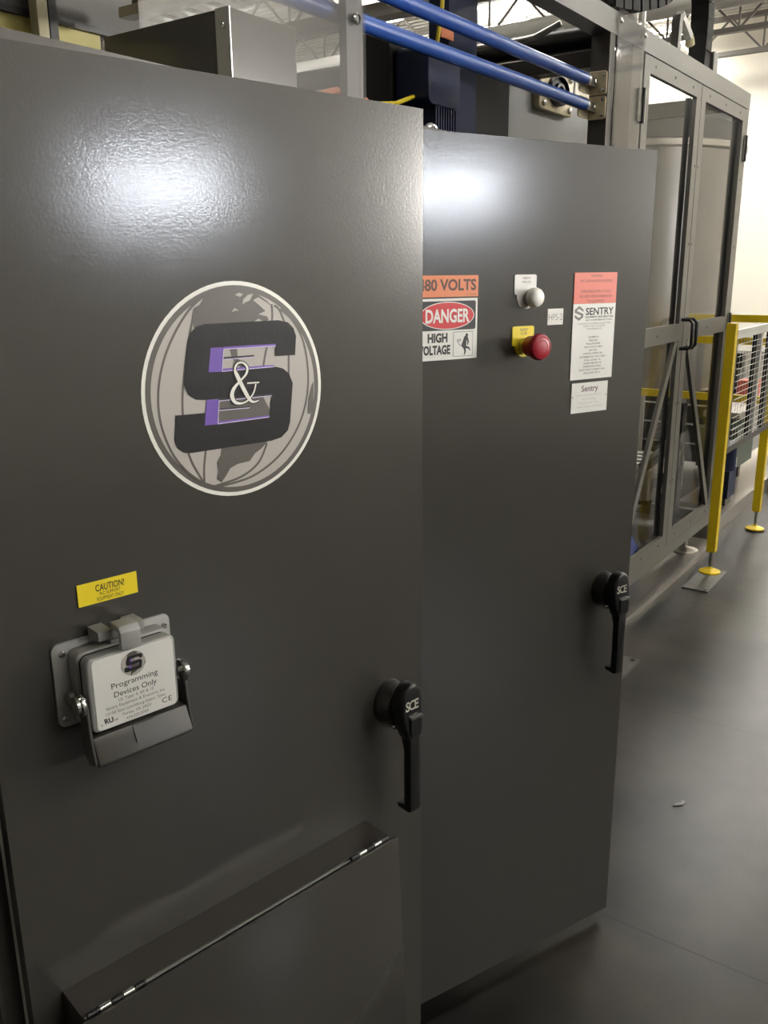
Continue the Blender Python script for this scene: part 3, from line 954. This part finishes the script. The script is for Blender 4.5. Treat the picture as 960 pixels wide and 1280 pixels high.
proto = None
for z, zz, lab in ((2.181, 2.178, 'lower of the two blue bars behind the cabinets'), (2.265, 2.262, 'upper of the two blue bars behind the cabinets')):
    t = thing('blue_bar', lab, 'bar', (0, 0, 0), 0, 'blue bars across the guard opening')
    b = MB(); b.tube([(0.9, 1.395, z), (3.225, 1.395, z)], 0.0205, 'blue', 20); b.build('bar_tube', t)
    b = MB(); b.tube([(3.225, 1.395, z), (3.245, 1.395, z)], 0.0185, 'zinc', 16)
    b.box(3.24, 3.3255, 1.390, 1.400, z - 0.016, z + 0.016, 'zinc', 0.002); tab = b.build('end_tab', t, label='flattened metal end')
    b = MB(); b.lathe([(0.008, 0), (0.008, 0.005), (0.004, 0.007), (0, 0.007)], (3.305, 1.390, z), (0, -1, 0), 'chrome', 6); b.build('bolt', tab)

# ---------------------------------------------------------------- machine guard enclosure
GX0, GXS, GX1 = 3.69, 4.455, 5.33
G = thing('machine_guard', 'grey framed machine guard with two tall clear doors', 'machine guard', (4.4, 1.35, 0))
b = MB(); b.box(0.8, GX1, GY, GY + 0.075, 2.43, 2.508, 'machine', 0.004); b.on('top_beam', G)
b = MB(); b.box(3.0, GX1, GY, GY + 0.075, 0.125, 0.19, 'machine', 0.004); b.on('bottom_rail', G)
for x0, x1, m in ((3.335, 3.385, 'machine_dark'), (3.565, 3.685, 'machine'), (GX1 - 0.051, GX1, 'machine')):
    b = MB(); b.box(x0, x1, GY + 0.002, GY + 0.073, 0.19, 2.43, m, 0.004); b.on('post', G)
b = MB(); b.box(GX1 - 0.05, GX1, GY + 0.08, 3.1, 2.43, 2.508, 'machine', 0.004); b.on('side_beam', G)
b = MB(); b.box(GX1 - 0.05, GX1, GY + 0.08, 3.1, 0.125, 0.19, 'machine', 0.004); b.on('side_beam', G)
b = MB(); b.box(3.39, 3.672, GY - 0.009, GY - 0.002, 0.3, 2.52, 'clear'); sh = b.on('clear_sheet', G)
for bx, bz in ((3.402, 2.481), (3.655, 2.479), (3.402, 1.0), (3.655, 1.0)):
    b = MB(); b.lathe([(0.011, 0), (0.011, 0.004), (0.007, 0.007), (0, 0.007)], (bx, GY - 0.009, bz), (0, -1, 0), 'chrome', 16); b.build('bolt', sh)
for z in (2.265, 2.181):
    b = MB()
    b.prism(rrect(1.354, 1.424, z - 0.040, z + 0.040, 0.010), 3.326, 3.3345, 'tan', 'x', 0.001, 1)
    b.prism(rrect(3.235, 3.3255, z - 0.036, z + 0.036, 0.010), 1.418, 1.424, 'tan', 'y', 0.001, 1)
    pl = b.on('angle_bracket', G, label='tan angle bracket')
    for bz in (z + 0.026, z - 0.026):
        b = MB(); b.lathe([(0.007, 0), (0.007, 0.004), (0.004, 0.006), (0, 0.006)], (3.326, 1.366, bz), (-1, 0, 0), 'chrome', 8); b.build('bolt', pl)


def guard_door(x0, x1, left):
    z0, z1 = 0.195, 2.423
    zb0, zb1 = 1.265, 1.348
    fw = 0.068 if left else 0.07
    y0, y1 = GY - 0.003, GY + 0.017
    zc0, zc1 = z0 + 0.07, z1 - 0.062
    b = MB()
    b.box(x0, x0 + fw, y0, y1, z0, z1, 'machine', 0.0015, 1)
    b.box(x1 - fw, x1, y0, y1, z0, z1, 'machine', 0.0015, 1)
    b.box(x0 + fw, x1 - fw, y0, y1, z0, zc0, 'machine', 0.0015, 1)
    b.box(x0 + fw, x1 - fw, y0, y1, zc1, z1, 'machine', 0.0015, 1)
    b.box(x0 + fw, x1 - fw, y0, y1, zb0, zb1, 'machine', 0.0015, 1)
    d = b.on('guard_door', G)
    b = MB()                                         # diagonal brace
    if left:
        b.bar((x1 - fw - 0.02, GY + 0.006, zb0), (x0 + fw + 0.02, GY + 0.006, zc0 - 0.005), 0.018, 0.045, 'machine', (0, 0, 1))
    else:
        b.bar((x0 + fw + 0.02, GY + 0.006, zb0), (x1 - fw - 0.02, GY + 0.006, zc0 - 0.005), 0.018, 0.045, 'machine', (0, 0, 1))
    b.build('brace', d)
    for xa in (x0 + fw - 0.002, x1 - fw - 0.006):     # return of the channel frame, its shade put in as black
        b = MB(); b.box(xa, xa + 0.006, y1 + 0.0045, y1 + 0.03, zc0, zc1, 'black'); b.build('frame_return', d)
    for za, zb in ((zc0, zb0), (zb1, zc1)):
        b = MB(); b.box(x0 + fw, x1 - fw, GY + 0.0172, GY + 0.0212, za, zb, 'pane'); b.build('pane', d)
    spots = []
    for k in range(3):
        spots += [(x0 + 0.13 + k * (x1 - x0 - 0.26) / 2, z1 - 0.03), (x0 + 0.13 + k * (x1 - x0 - 0.26) / 2, z0 + 0.035)]
    for xx in (x0 + 0.02, x1 - 0.02):
        spots += [(xx, zz) for zz in (2.07, 1.72, 0.95, 0.55)]
    spots.append(((x0 + x1) / 2, 1.306))
    for xx, zz in spots:
        b = MB(); b.cyl((xx, y0 - 0.0012, zz), (xx, y0 + 0.001, zz), 0.006, 'black', seg=10); b.build('rivet', d)
    hx = x0 - 0.012 if left else x1 + 0.004
    for zz in (2.23, 1.30, 0.34):
        b = MB()
        b.cyl((hx, y0 - 0.006, zz - 0.065), (hx, y0 - 0.006, zz + 0.065), 0.009, 'black', seg=12)
        b.box(hx - 0.045 if left else hx - 0.03, hx + 0.03 if left else hx + 0.02, y0 - 0.006, y0 - 0.001, zz - 0.06, zz + 0.06, 'zinc')
        b.build('hinge', d)
    hx = x1 - 0.03 if left else x0 + 0.03
    b = MB()
    b.tube([(hx, y0, 1.225), (hx, y0 - 0.04, 1.226), (hx, y0 - 0.055, 1.242), (hx, y0 - 0.055, 1.348), (hx, y0 - 0.04, 1.364), (hx, y0, 1.365)], 0.0085, 'black', 10)
    b.build('pull_handle', d)


guard_door(GX0, GXS - 0.003, True)
guard_door(GXS + 0.003, GX1 - 0.055, False)
for fx in (4.95, 3.5):
    b = MB()
    b.lathe([(0.075, 0.0), (0.075, 0.008), (0.06, 0.018), (0.025, 0.026), (0.02, 0.03), (0.016, 0.03), (0.016, 0.093)], (fx, GY + 0.04, 0.032), (0, 0, 1), 'steel', 28)
    b.on('leveling_foot', G, label='steel levelling foot')

t = thing('floor_channel', 'shiny flat steel channel on the floor under the machine guard', 'floor channel', (4.0, 1.33, 0))
b = MB(); b.box(2.0, 5.25, 1.292, 1.46, 0.0, 0.03, 'steel', 0.003); b.on('channel', t)
b = MB(); b.box(2.0, 5.25, 1.4601, 1.49, 0.0, 0.11, 'machine_dark', 0.003); b.on('back_web', t)

# cable chain and sensor bracket on the guard's top beam
t = thing('cable_chain', 'black plastic cable chain rising from the guard top beam', 'cable chain', (4.48, 1.40, 2.508))
path = [(4.58, 2.524), (4.585, 2.584), (4.59, 2.654), (4.59, 2.724), (4.58, 2.794), (4.55, 2.864), (4.5, 2.924), (4.43, 2.974), (4.34, 2.994), (4.25, 2.974), (4.18, 2.924), (4.13, 2.854), (4.09, 2.784), (4.03, 2.729), (3.949, 2.694), (3.857, 2.664), (3.766, 2.639), (3.675, 2.614), (3.584, 2.604), (3.493, 2.589), (3.411, 2.579)]
for (xa, za), (xb, zb) in zip(path, path[1:]):
    d = Vector((xb - xa, 0, zb - za))
    mid = Vector(((xa + xb) / 2, 1.412, (za + zb) / 2))
    d.normalize()
    n = Vector((-d.z, 0, d.x))
    X = Matrix((d, Vector((0, 1, 0)), n)).transposed().to_4x4()
    X.translation = mid
    b = MB()
    b.box(-0.037, 0.037, -0.040, -0.032, -0.045, 0.045, 'rubber', 0.004, 1, X)
    b.box(-0.037, 0.037, 0.032, 0.040, -0.045, 0.045, 'rubber', 0.004, 1, X)
    b.box(-0.020, 0.020, -0.032, 0.032, -0.045, -0.036, 'rubber', 0, 1, X)
    b.box(-0.036, 0.036, -0.032, 0.032, 0.036, 0.045, 'rubber', 0, 1, X)
    b.on('chain_link', t)
b = MB(); b.prism(rrect(4.64, 4.71, 2.509, 2.60, 0.01), 1.36, 1.44, 'machine', 'y', 0.002, 1); b.on('end_bracket', t, label='grey end bracket')

t = thing('sensor_bracket', 'pale bent sensor bracket on the guard top beam, left of the cable chain', 'bracket', (4.15, 1.39, 2.508))
b = MB()
b.prism([(4.12, 2.509), (4.16, 2.509), (4.165, 2.63), (4.19, 2.66), (4.19, 2.667), (4.135, 2.655), (4.125, 2.62)], 1.365, 1.40, 'machine', 'y', 0.001, 1)
b.on('upright', t)
b = MB(); b.bar((4.18, 1.385, 2.665), (4.33, 1.385, 2.60), 0.03, 0.03, 'white', (0, 0, 1), 0.004); b.cyl((4.33, 1.385, 2.60), (4.35, 1.385, 2.575), 0.02, 'cream'); b.on('sensor', t)
b = MB(); b.box(4.14, 4.36, 1.37, 1.41, 2.509, 2.52, 'white', 0.002); b.on('base_plate', t)

# ---------------------------------------------------------------- machine inside
t = thing('machine_housing', 'dark machine housing with a tan flange bearing, behind the blue bars', 'machine', (3.7, 2.0, 0))
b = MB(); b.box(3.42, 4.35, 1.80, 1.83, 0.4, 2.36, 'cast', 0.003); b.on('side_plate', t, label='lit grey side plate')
b = MB(); b.box(2.58, 3.4199, 1.80, 1.92, 0.4, 2.36, 'rubber', 0.004); b.on('dark_housing', t)
b = MB()
b.prism(rrect(3.625, 3.96, 2.262, 2.43, 0.02), 1.765, 1.7995, 'tan', 'y', 0.004, 2)
fl = b.on('flange_bearing', t, label='tan flange bearing')
X = Matrix.Translation((3.79, 1.765, 2.347)) @ Matrix.Diagonal((1.5, 1, 1, 1))
b = MB(); b.lathe([(0.062, 0), (0.06, 0.02), (0.052, 0.024), (0.05, 0.006), (0.030, 0.006), (0.028, 0.022), (0.018, 0.022), (0.018, 0.004), (0, 0.004)], (0, 0, 0), (0, -1, 0), 'black', 32, X); b.build('bearing_ring', fl)
for bx in (3.66, 3.92):
    for bz in (2.285, 2.408):
        b = MB(); b.lathe([(0.013, 0), (0.013, 0.009), (0.008, 0.012), (0, 0.012)], (bx, 1.765, bz), (0, -1, 0), 'zinc', 6); b.build('bolt', fl)

t = thing('blue_column', 'dark blue machine column with a blue gear motor, behind the cabinets', 'machine column', (2.9, 1.75, 0))
b = MB(); b.box(2.82, 2.97, 1.72, 1.80, 0, 3.4, 'navy', 0.006); b.box(2.98, 3.03, 1.73, 1.79, 0, 3.4, 'navy', 0.02, 3); b.on('column', t)
b = MB(); b.prism(rrect(2.60, 2.80, 2.13, 2.31, 0.03), 1.66, 1.79, 'navy', 'y', 0.006, 2); mt = b.on('motor', t)
b = MB()
for k in range(9):
    b.box(2.66 + k * 0.016, 2.668 + k * 0.016, 1.67, 1.78, 1.92, 2.13, 'navy')
b.build('cooling_fins', mt)
b = MB(); b.box(2.76, 2.84, 1.713, 1.7195, 2.36, 2.41, 'orange'); b.on('tag_sticker', t, label='small orange sticker')
t['category'] = 'machine column'
for k, (pts, m, lab) in enumerate((
        ([(2.10, 1.75, 1.95), (2.20, 1.74, 2.06), (2.36, 1.73, 2.10), (2.5, 1.72, 2.12), (2.62, 1.72, 2.16), (2.72, 1.71, 2.30), (2.76, 1.71, 2.45), (2.77, 1.71, 2.7)], 'label_yellow', 'thin yellow cable climbing to the blue column'),
        ([(2.08, 1.80, 1.95), (2.16, 1.80, 2.10), (2.30, 1.80, 2.14), (2.40, 1.80, 2.10), (2.44, 1.79, 2.13)], 'orange', 'short orange cable drooping left of the blue gear motor'),
        ([(2.0, 1.84, 1.98), (2.2, 1.84, 2.05), (2.33, 1.84, 2.06), (2.42, 1.84, 2.0)], 'black', 'thick black cable bundle left of the blue gear motor'))):
    b = MB()
    # smooth the polyline
    q = []
    for i in range(len(pts) - 1):
        for s in range(4):
            u = s / 4
            q.append(tuple(Vector(pts[i]).lerp(Vector(pts[i + 1]), u)))
    q.append(pts[-1])
    b.tube(q, (0.007, 0.009, 0.018)[k], m, 8)
    o = b.build('cable')
    o['label'] = lab
    o['category'] = 'cable'

# cross members above the machine
def single(b, name, label, cat, group=None, **kw):
    o = b.build(name, **kw)
    o['label'] = label
    o['category'] = cat
    if group:
        o['group'] = group
    return o


b = MB(); b.cyl((3.545, 1.44, 2.475), (3.50, 3.2, 2.48), 0.045, 'black', seg=20)
single(b, 'cross_shaft', 'thick black shaft crossing behind the blue bars', 'shaft')
b = MB(); b.box(3.5, 3.58, 1.44, 3.2, 2.36, 2.42, 'machine_dark', 0.004)
single(b, 'cross_beam', 'dark square cross beam just under the black shaft', 'beam')
b = MB(); b.tube([(3.40, 2.1, 2.47), (3.42, 1.75, 2.475), (3.43, 1.70, 2.48), (3.45, 1.60, 2.52)], 0.012, 'steel', 10)
single(b, 'bent_rod', 'shiny bent steel rod in front of the black shaft', 'rod')
b = MB(); b.box(3.05, 3.13, 1.43, 4.2, 2.55, 2.60, 'steel', 0.004)
single(b, 'guide_rail', 'pale steel guide rail crossing above the blue bars', 'rail')
b = MB(); b.box(2.86, 2.94, 1.43, 4.2, 2.66, 2.76, 'machine_dark', 0.004)
single(b, 'roof_rail', 'dark roof rail above the pale steel guide rail', 'rail')

# machine top left: grey panel, pale yellow beam, posts, cable tray
t = thing('side_shield', 'large dark grey shield panel at the top left behind the cabinets', 'panel', (1.0, 2.0, 0))
b = MB(); b.box(0.2, 1.86, 2.02, 2.05, 2.196, 2.9, 'machine_dark', 0.003); b.on('shield_sheet', t)
b = MB(); b.box(0.2, 1.86, 2.005, 2.019, 2.19, 2.205, 'black'); b.on('edge_trim', t)
b = MB(); b.box(0.2, 1.605, 2.02, 2.06, 2.155, 2.190, 'pale_yellow', 0.003)
single(b, 'yellow_beam', 'pale yellow beam under the dark shield panel', 'beam')
b = MB(); b.box(1.385, 1.413, 1.96, 1.99, 0, 2.9, 'cream', 0.003)
single(b, 'cream_post', 'slim cream post behind the left end of the near cabinet', 'post')
b = MB(); b.box(1.424, 1.446, 1.97, 2.00, 0, 2.9, 'black', 0.003)
single(b, 'black_post', 'slim black post right beside the cream post', 'post')
t = thing('cable_tray', 'bright cable tray running above the junction box', 'cable tray', (1.6, 1.6, 2.2))
b = MB(); b.box(1.53, 1.57, 1.44, 1.85, 2.19, 2.212, 'steel', 0.002); b.on('tray_rail', t)
b = MB(); b.box(1.66, 1.70, 1.44, 1.85, 2.21, 2.236, 'steel', 0.002); b.on('tray_rail', t)
for k in range(5):
    b = MB(); b.box(1.57, 1.66, 1.48 + k * 0.08, 1.51 + k * 0.08, 2.196, 2.204, 'white'); b.on('tray_rung', t)
b = MB(); b.box(1.572, 1.658, 1.44, 1.85, 2.214, 2.236, 'brown'); b.on('tray_cover', t, label='brown tray cover')

# stainless tank behind the clear doors
t = thing('steel_tank', 'big grey steel tank behind the clear guard doors', 'tank', (6.5, 2.37, 0))
b = MB(); b.lathe([(0.66, 0.0), (0.68, 0.02), (0.68, 1.58)], (6.5, 2.37, 0.78), (0, 0, 1), 'tank', 64); b.on('tank_wall', t)
b = MB(); b.lathe([(0.685, 0), (0.715, 0.01), (0.715, 0.045), (0.685, 0.055)], (6.5, 2.37, 2.36), (0, 0, 1), 'steel', 64); b.on('rim_band', t, label='bright rim band')
b = MB(); b.lathe([(0.67, 0.0), (0.66, 0.12), (0.60, 0.19), (0.3, 0.25), (0, 0.27)], (6.5, 2.37, 2.415), (0, 0, 1), 'tank_dark', 64); b.on('lid', t, label='dark lid')
for a in (0.6, 2.2, 3.8, 5.4):
    b = MB(); b.cyl((6.5 + 0.5 * math.cos(a), 2.42 + 0.5 * math.sin(a), 0), (6.5 + 0.5 * math.cos(a), 2.42 + 0.5 * math.sin(a), 0.79), 0.04, 'steel', seg=14); b.on('leg', t)

t = thing('machine_light', 'slim LED bar under the guard top beam, lighting the machine inside', 'machine light', (4.1, 1.5, 2.42))
b = MB(); b.box(3.6, 4.9, 1.44, 1.50, 2.465, 2.505, 'black', 0.004); b.on('housing', t)
b = MB(); b.box(3.62, 4.88, 1.45, 1.49, 2.46, 2.4648, 'lampglow'); b.on('diffuser', t)

# conveyor and goods inside the guard
t = thing('infeed_conveyor', 'grey conveyor frame inside the guard, below the tank', 'conveyor', (4.9, 2.05, 0))
for y0 in (1.70, 2.35):
    b = MB(); b.box(4.4, 5.7, y0, y0 + 0.05, 0.36, 0.46, 'steel', 0.004); b.on('side_rail', t)
for k in range(11):
    b = MB(); b.cyl((4.49 + k * 0.11, 1.75, 0.43), (4.49 + k * 0.11, 2.35, 0.43), 0.028, 'zinc', seg=12); b.on('roller', t)
for lx in (4.47, 5.6):
    for ly in (1.725, 2.375):
        b = MB(); b.box(lx - 0.03, lx + 0.03, ly - 0.03, ly + 0.03, 0.0, 0.36, 'machine_dark', 0.003); b.on('leg', t)
b = MB(); b.box(4.5, 5.57, 1.71, 1.74, 0.22, 0.26, 'machine', 0.003); b.on('cross_brace', t)
t2 = thing('lift_frame', 'dark lift frame standing inside the right guard door', 'machine frame', (5.15, 1.54, 0))
b = MB(); b.box(5.08, 5.16, 1.5, 1.58, 0.0, 0.86, 'black', 0.004); b.on('mast', t2)
b = MB(); b.bar((5.06, 1.54, 0.62), (4.80, 1.62, 0.52), 0.04, 0.05, 'machine_dark'); b.on('arm', t2)
b = MB(); b.cyl((5.055, 1.48, 0.50), (5.055, 1.48, 0.74), 0.012, 'chrome'); b.on('cylinder_rod', t2)
t = thing('dark_backdrop', 'dark slatted backdrop added behind the tank legs', 'machine', (7.5, 2.6, 0))  # dark backdrop added to cover the bright wall under the tank
for k in range(5):
    b = MB(); b.box(7.35, 7.45, 1.75, 4.6, 0.05 + k * 0.16, 0.195 + k * 0.16, 'machine_dark', 0.004); b.on('slat', t)
for yy in (1.76, 2.6, 3.5, 4.5):
    b = MB(); b.box(7.451, 7.55, yy, yy + 0.1, 0.0, 0.95, 'black', 0.004); b.on('upright', t)
proto = None
for k, (cx, cy) in enumerate(((4.55, 1.64), (4.95, 1.64), (5.42, 1.60))):
    lab = ('leftmost', 'middle', 'rightmost')[k] + ' of three chrome air cylinders on the conveyor side'
    if proto is None:
        proto = t = thing('air_cylinder', lab, 'air cylinder', (cx, cy, 0.40), 0, 'air cylinders on the conveyor side')
        b = MB(); b.cyl((0, 0.0, -0.1), (0, 0.0, 0.08), 0.03, 'steel', seg=20, bev=0.004); b.build('barrel', t)
        b = MB(); b.cyl((0, 0.0, 0.081), (0, 0.0, 0.17), 0.011, 'chrome', seg=14); b.build('piston_rod', t)
        b = MB(); b.box(-0.035, 0.035, -0.03, 0.058 if k else 0.058, -0.125, -0.1005, 'black', 0.003); b.build('mount', t)
    else:
        t = copy_tree(proto)
        t.location = (cx, cy, 0.40)
        t['label'] = lab


def sheet(name, label, cx, cy, z, sx, sy, rz, m, amp=0.02, cat='sheet'):
    b = MB()
    N = 10
    vs = [[b.bm.verts.new(((i / N - 0.5) * sx, (j / N - 0.5) * sy, amp * (math.sin(i * 1.3 + j * 0.7) + 0.6 * math.sin(j * 2.1 - i)))) for j in range(N + 1)] for i in range(N + 1)]
    for i in range(N):
        for j in range(N):
            b.bm.faces.new((vs[i][j], vs[i + 1][j], vs[i + 1][j + 1], vs[i][j + 1]))
    b._fin([v for r in vs for v in r], m)
    geom = bmesh.ops.solidify(b.bm, geom=b.bm.faces[:], thickness=0.004)
    for f in b.bm.faces:
        f.material_index = 0
    o = b.build(name, None, (cx, cy, z), rz, 60)
    o['label'] = label
    o['category'] = cat
    return o


sheet('plastic_sheet', 'crumpled white plastic sheet lying on the conveyor rollers', 5.1, 2.05, 0.505, 0.8, 0.45, 0.25, 'film', 0.018)
sheet('slip_sheet', 'white slip sheet on the floor inside the guard, behind the right door', 5.85, 1.82, 0.012, 0.25, 0.14, 0.5, 'film', 0.001)
sheet('packing_sheet', 'white packing sheet on the floor behind the left guard door', 4.80, 1.62, 0.012, 0.26, 0.10, 0.9, 'film', 0.001)
b = MB()
b.lathe([(0.0, 0.0), (0.10, 0.01), (0.13, 0.08), (0.11, 0.2), (0.07, 0.27), (0.03, 0.30), (0.05, 0.34), (0, 0.35)], (0, 0, 0), (0, 0, 1), 'bag', 18)
for v in b.bm.verts:
    a = math.atan2(v.co.y, v.co.x)
    k = 1 + 0.14 * math.sin(5 * a + v.co.z * 14)
    v.co.x *= k * 0.8
    v.co.y *= k
o = b.build('plastic_bag', None, (4.28, 1.56, 0.0), 0.3, 70)
o['label'] = 'crumpled blue plastic bag on the floor behind the left guard door'
o['category'] = 'bag'
b = MB(); b.lathe([(0.0, 0.0), (0.03, 0.0), (0.04, 0.015), (0.037, 0.045), (0.015, 0.06), (0, 0.062)], (5.64, 1.725, 0.461), (0, 0, 1), 'yellow', 24)
single(b, 'yellow_cap', 'small round yellow cap on the conveyor rail', 'cap')

# ---------------------------------------------------------------- yellow safety fence
F = thing('safety_fence', 'yellow posted safety fence with a wire mesh panel, right of the guard', 'fence', (5.2, 1.18, 0))


def fence_post(x, y, top, w=0.046):
    b = MB(); b.box(x - w / 2, x + w / 2, y - w / 2, y + w / 2, 0.125, top, 'yellow', 0.003); p = b.on('post', F)
    b = MB(); b.cyl((x, y, 0.03), (x, y, 0.126), 0.009, 'zinc', seg=12); b.build('threaded_stud', p)
    b = MB(); b.lathe([(0.056, 0.0), (0.056, 0.007), (0.045, 0.012), (0.016, 0.022), (0.012, 0.03), (0, 0.03)], (x, y, 0.007), (0, 0, 1), 'yellow', 28); b.build('foot_pad', p)


fence_post(4.72, 1.18, 1.338)
fence_post(5.72, 1.18, 1.30)
fence_post(5.72, 1.46, 1.20)
for z, y0, y1 in ((1.312, 1.21, 1.75), (1.178, 1.484, 2.9), (0.825, 1.484, 2.9)):
    b = MB(); b.box(5.70, 5.742, y0, y1, z - 0.022, z + 0.022, 'yellow', 0.003); b.on('rail', F)
for zr in (1.178, 0.825):
    b = MB(); b.box(5.70, 5.742, 1.204, 1.436, zr - 0.022, zr + 0.022, 'yellow', 0.003); b.on('rail', F)
b = MB()
x0, x1, z0, z1, y = 4.775, 6.5, 0.655, 1.30, 1.175
b.box(x0, x1, y - 0.012, y + 0.012, z1 - 0.045, z1, 'wirewhite', 0.002)
b.box(x0, x1, y - 0.012, y + 0.012, z0, z0 + 0.035, 'machine_dark', 0.002)
for xx, ww, m in ((4.775, 0.02, 'machine'), (5.20, 0.10, 'black'), (5.31, 0.03, 'wirewhite'), (5.52, 0.08, 'black'), (6.48, 0.02, 'machine')):
    b.box(xx, xx + ww, y - 0.011, y + 0.011, z0 + 0.035, z1 - 0.045, m, 0.002)
mp = b.on('mesh_panel', F, label='wire mesh panel in a grey frame')
b = MB()
zz = z0 + 0.06
while zz < z1 - 0.05:
    b.tube([(x0 + 0.02, y - 0.016, zz), (x1 - 0.02, y - 0.016, zz)], 0.0018, 'wirewhite', 6)
    zz += 0.032
xx = x0 + 0.05
while xx < x1:
    b.tube([(xx, y - 0.0195, z0 + 0.03), (xx, y - 0.0195, z1 - 0.04)], 0.0008, 'wirewhite', 6)
    xx += 0.06
b.build('wire_mesh', mp)
b = MB(); b.box(4.40, 4.775, 1.10, 1.232, 0.0, 0.0065, 'plate', 0.001, 1)
b.lathe([(0.008, 0), (0.008, 0.005), (0, 0.005)], (4.43, 1.12, 0.0065), (0, 0, 1), 'zinc', 6)
single(b, 'floor_plate', 'thin steel plate on the floor under the first yellow post', 'floor plate')
b = MB(); b.box(3.0, 3.41, 1.10, 1.24, 0.0, 0.008, 'plate', 0.001, 1)
b.lathe([(0.01, 0), (0.01, 0.006), (0, 0.006)], (3.385, 1.125, 0.008), (0, 0, 1), 'black', 6)
single(b, 'anchor_plate', 'steel anchor plate on the floor at the edge of the far cabinet door', 'floor plate')
b = MB(); b.prism([(2.445, 0.655), (2.462, 0.652), (2.475, 0.640), (2.492, 0.640), (2.486, 0.628), (2.466, 0.630), (2.455, 0.642)], 0.0, 0.003, 'plate', 'z')
single(b, 'paint_chip', 'small pale scrap lying on the dark aisle floor', 'scrap')

# ---------------------------------------------------------------- machine base beyond the fence
t = thing('machine_skid', 'low steel machine base on the floor beyond the first yellow post', 'machine base', (6.6, 1.7, 0))
b = MB(); b.box(5.33, 5.79, 1.355, 1.40, 0.0, 0.10, 'steel', 0.004); b.box(5.79, 9.5, 1.355, 1.70, 0.0, 0.10, 'steel', 0.004); b.on('base_slab', t)
b = MB(); b.box(6.9, 9.5, 1.30, 1.354, 0.0, 0.09, 'machine', 0.004); b.on('edge_beam', t)
t = thing('gear_motor', 'navy blue gear motor on the low machine base', 'motor', (5.85, 1.45, 0.101))
b = MB(); b.box(5.80, 5.98, 1.385, 1.50, 0.155, 0.335, 'navy', 0.008); b.on('gearbox', t)
b = MB(); b.cyl((5.88, 1.44, 0.335), (5.88, 1.44, 0.52), 0.07, 'navy', seg=24, bev=0.008); b.on('motor_barrel', t)
b = MB(); b.box(5.965, 6.0, 1.39, 1.46, 0.336, 0.40, 'zinc', 0.004); b.on('terminal_cap', t)
b = MB(); b.box(5.82, 5.96, 1.40, 1.49, 0.102, 0.1545, 'machine_dark', 0.003); b.on('mounting_foot', t)
t = thing('control_box', 'grey green control box with a warning sticker, behind the second yellow post', 'control box', (6.4, 1.55, 0.101))
b = MB(); b.box(6.15, 6.62, 1.44, 1.70, 0.28, 0.55, 'greenbox', 0.008); b.on('box_shell', t)
b = MB(); b.box(6.146, 6.1495, 1.47, 1.555, 0.34, 0.42, 'white'); b.prism([(1.485, 0.355), (1.54, 0.355), (1.5125, 0.405)], 6.1445, 6.1459, 'ink', 'x'); b.on('warning_sticker', t)
b = MB(); b.cyl((6.38, 1.6, 0.101), (6.38, 1.6, 0.279), 0.09, 'steel', seg=24); b.on('pedestal', t)
t = thing('steel_table', 'bright steel table top behind the wire mesh panel', 'table', (7.3, 1.58, 0.101))
b = MB(); b.box(6.2, 8.5, 1.45, 1.69, 0.62, 0.66, 'steel', 0.003); b.on('table_top', t)
for lx in (6.75, 8.4):
    b = MB(); b.box(lx, lx + 0.05, 1.55, 1.6, 0.101, 0.62, 'machine_dark'); b.on('leg', t)
b = MB(); b.box(6.9, 7.05, 1.52, 1.65, 0.661, 0.80, 'coral', 0.01)
single(b, 'red_box', 'small red box on the steel table behind the mesh', 'box')

# ---------------------------------------------------------------- roof joists, conduits
def joist(x, y0, y1, label, zt=6.05, zb=5.45):
    t = thing('roof_joist', label, 'roof joist', (x, (y0 + y1) / 2, zb), 0, 'open web roof joists')
    b = MB(); b.box(x - 0.06, x + 0.06, y0, y1, zt - 0.04, zt + 0.04, 'joist'); b.on('top_chord', t)
    b = MB(); b.box(x - 0.06, x + 0.06, y0, y1, zb - 0.04, zb + 0.04, 'joist'); b.on('bottom_chord', t)
    b = MB()
    n = int((y1 - y0) / 0.6)
    for k in range(n):
        ya, yb = y0 + k * 0.6, y0 + (k + 1) * 0.6
        b.bar((x, ya, zb if k % 2 else zt), (x, yb, zt if k % 2 else zb), 0.035, 0.035, 'joist', (1, 0, 0))
        if k % 2:
            b.bar((x, ya, zb), (x, ya, zt), 0.03, 0.03, 'joist', (1, 0, 0))
    b.on('web', t)


for x, lab in ((12.2, 'nearest open web roof joist over the hall'), (14.6, 'second nearest open web roof joist over the hall'), (16.6, 'second furthest open web roof joist over the hall'), (18.3, 'open web roof joist closest to the far wall')):
    joist(x, -10.5, 16.5, lab)
b = MB(); b.cyl((14.0, 17, 5.3), (14.0, 3.0, 5.3), 0.16, 'white', seg=20)
single(b, 'air_duct', 'long white round duct under the roof joists', 'duct')
for k, (x, y) in enumerate(((9.6, 3.75), (9.7, 3.66), (9.75, 3.6), (9.0, 4.0))):
    b = MB(); b.cyl((x, y, 3.2), (x, y, 6.1), 0.02, 'wirewhite', seg=8)
    single(b, 'conduit', ('leftmost', 'second', 'third', 'rightmost')[(1, 2, 3, 0)[k]] + ' of the thin white conduits above the guard corner', 'conduit', 'thin white conduits')
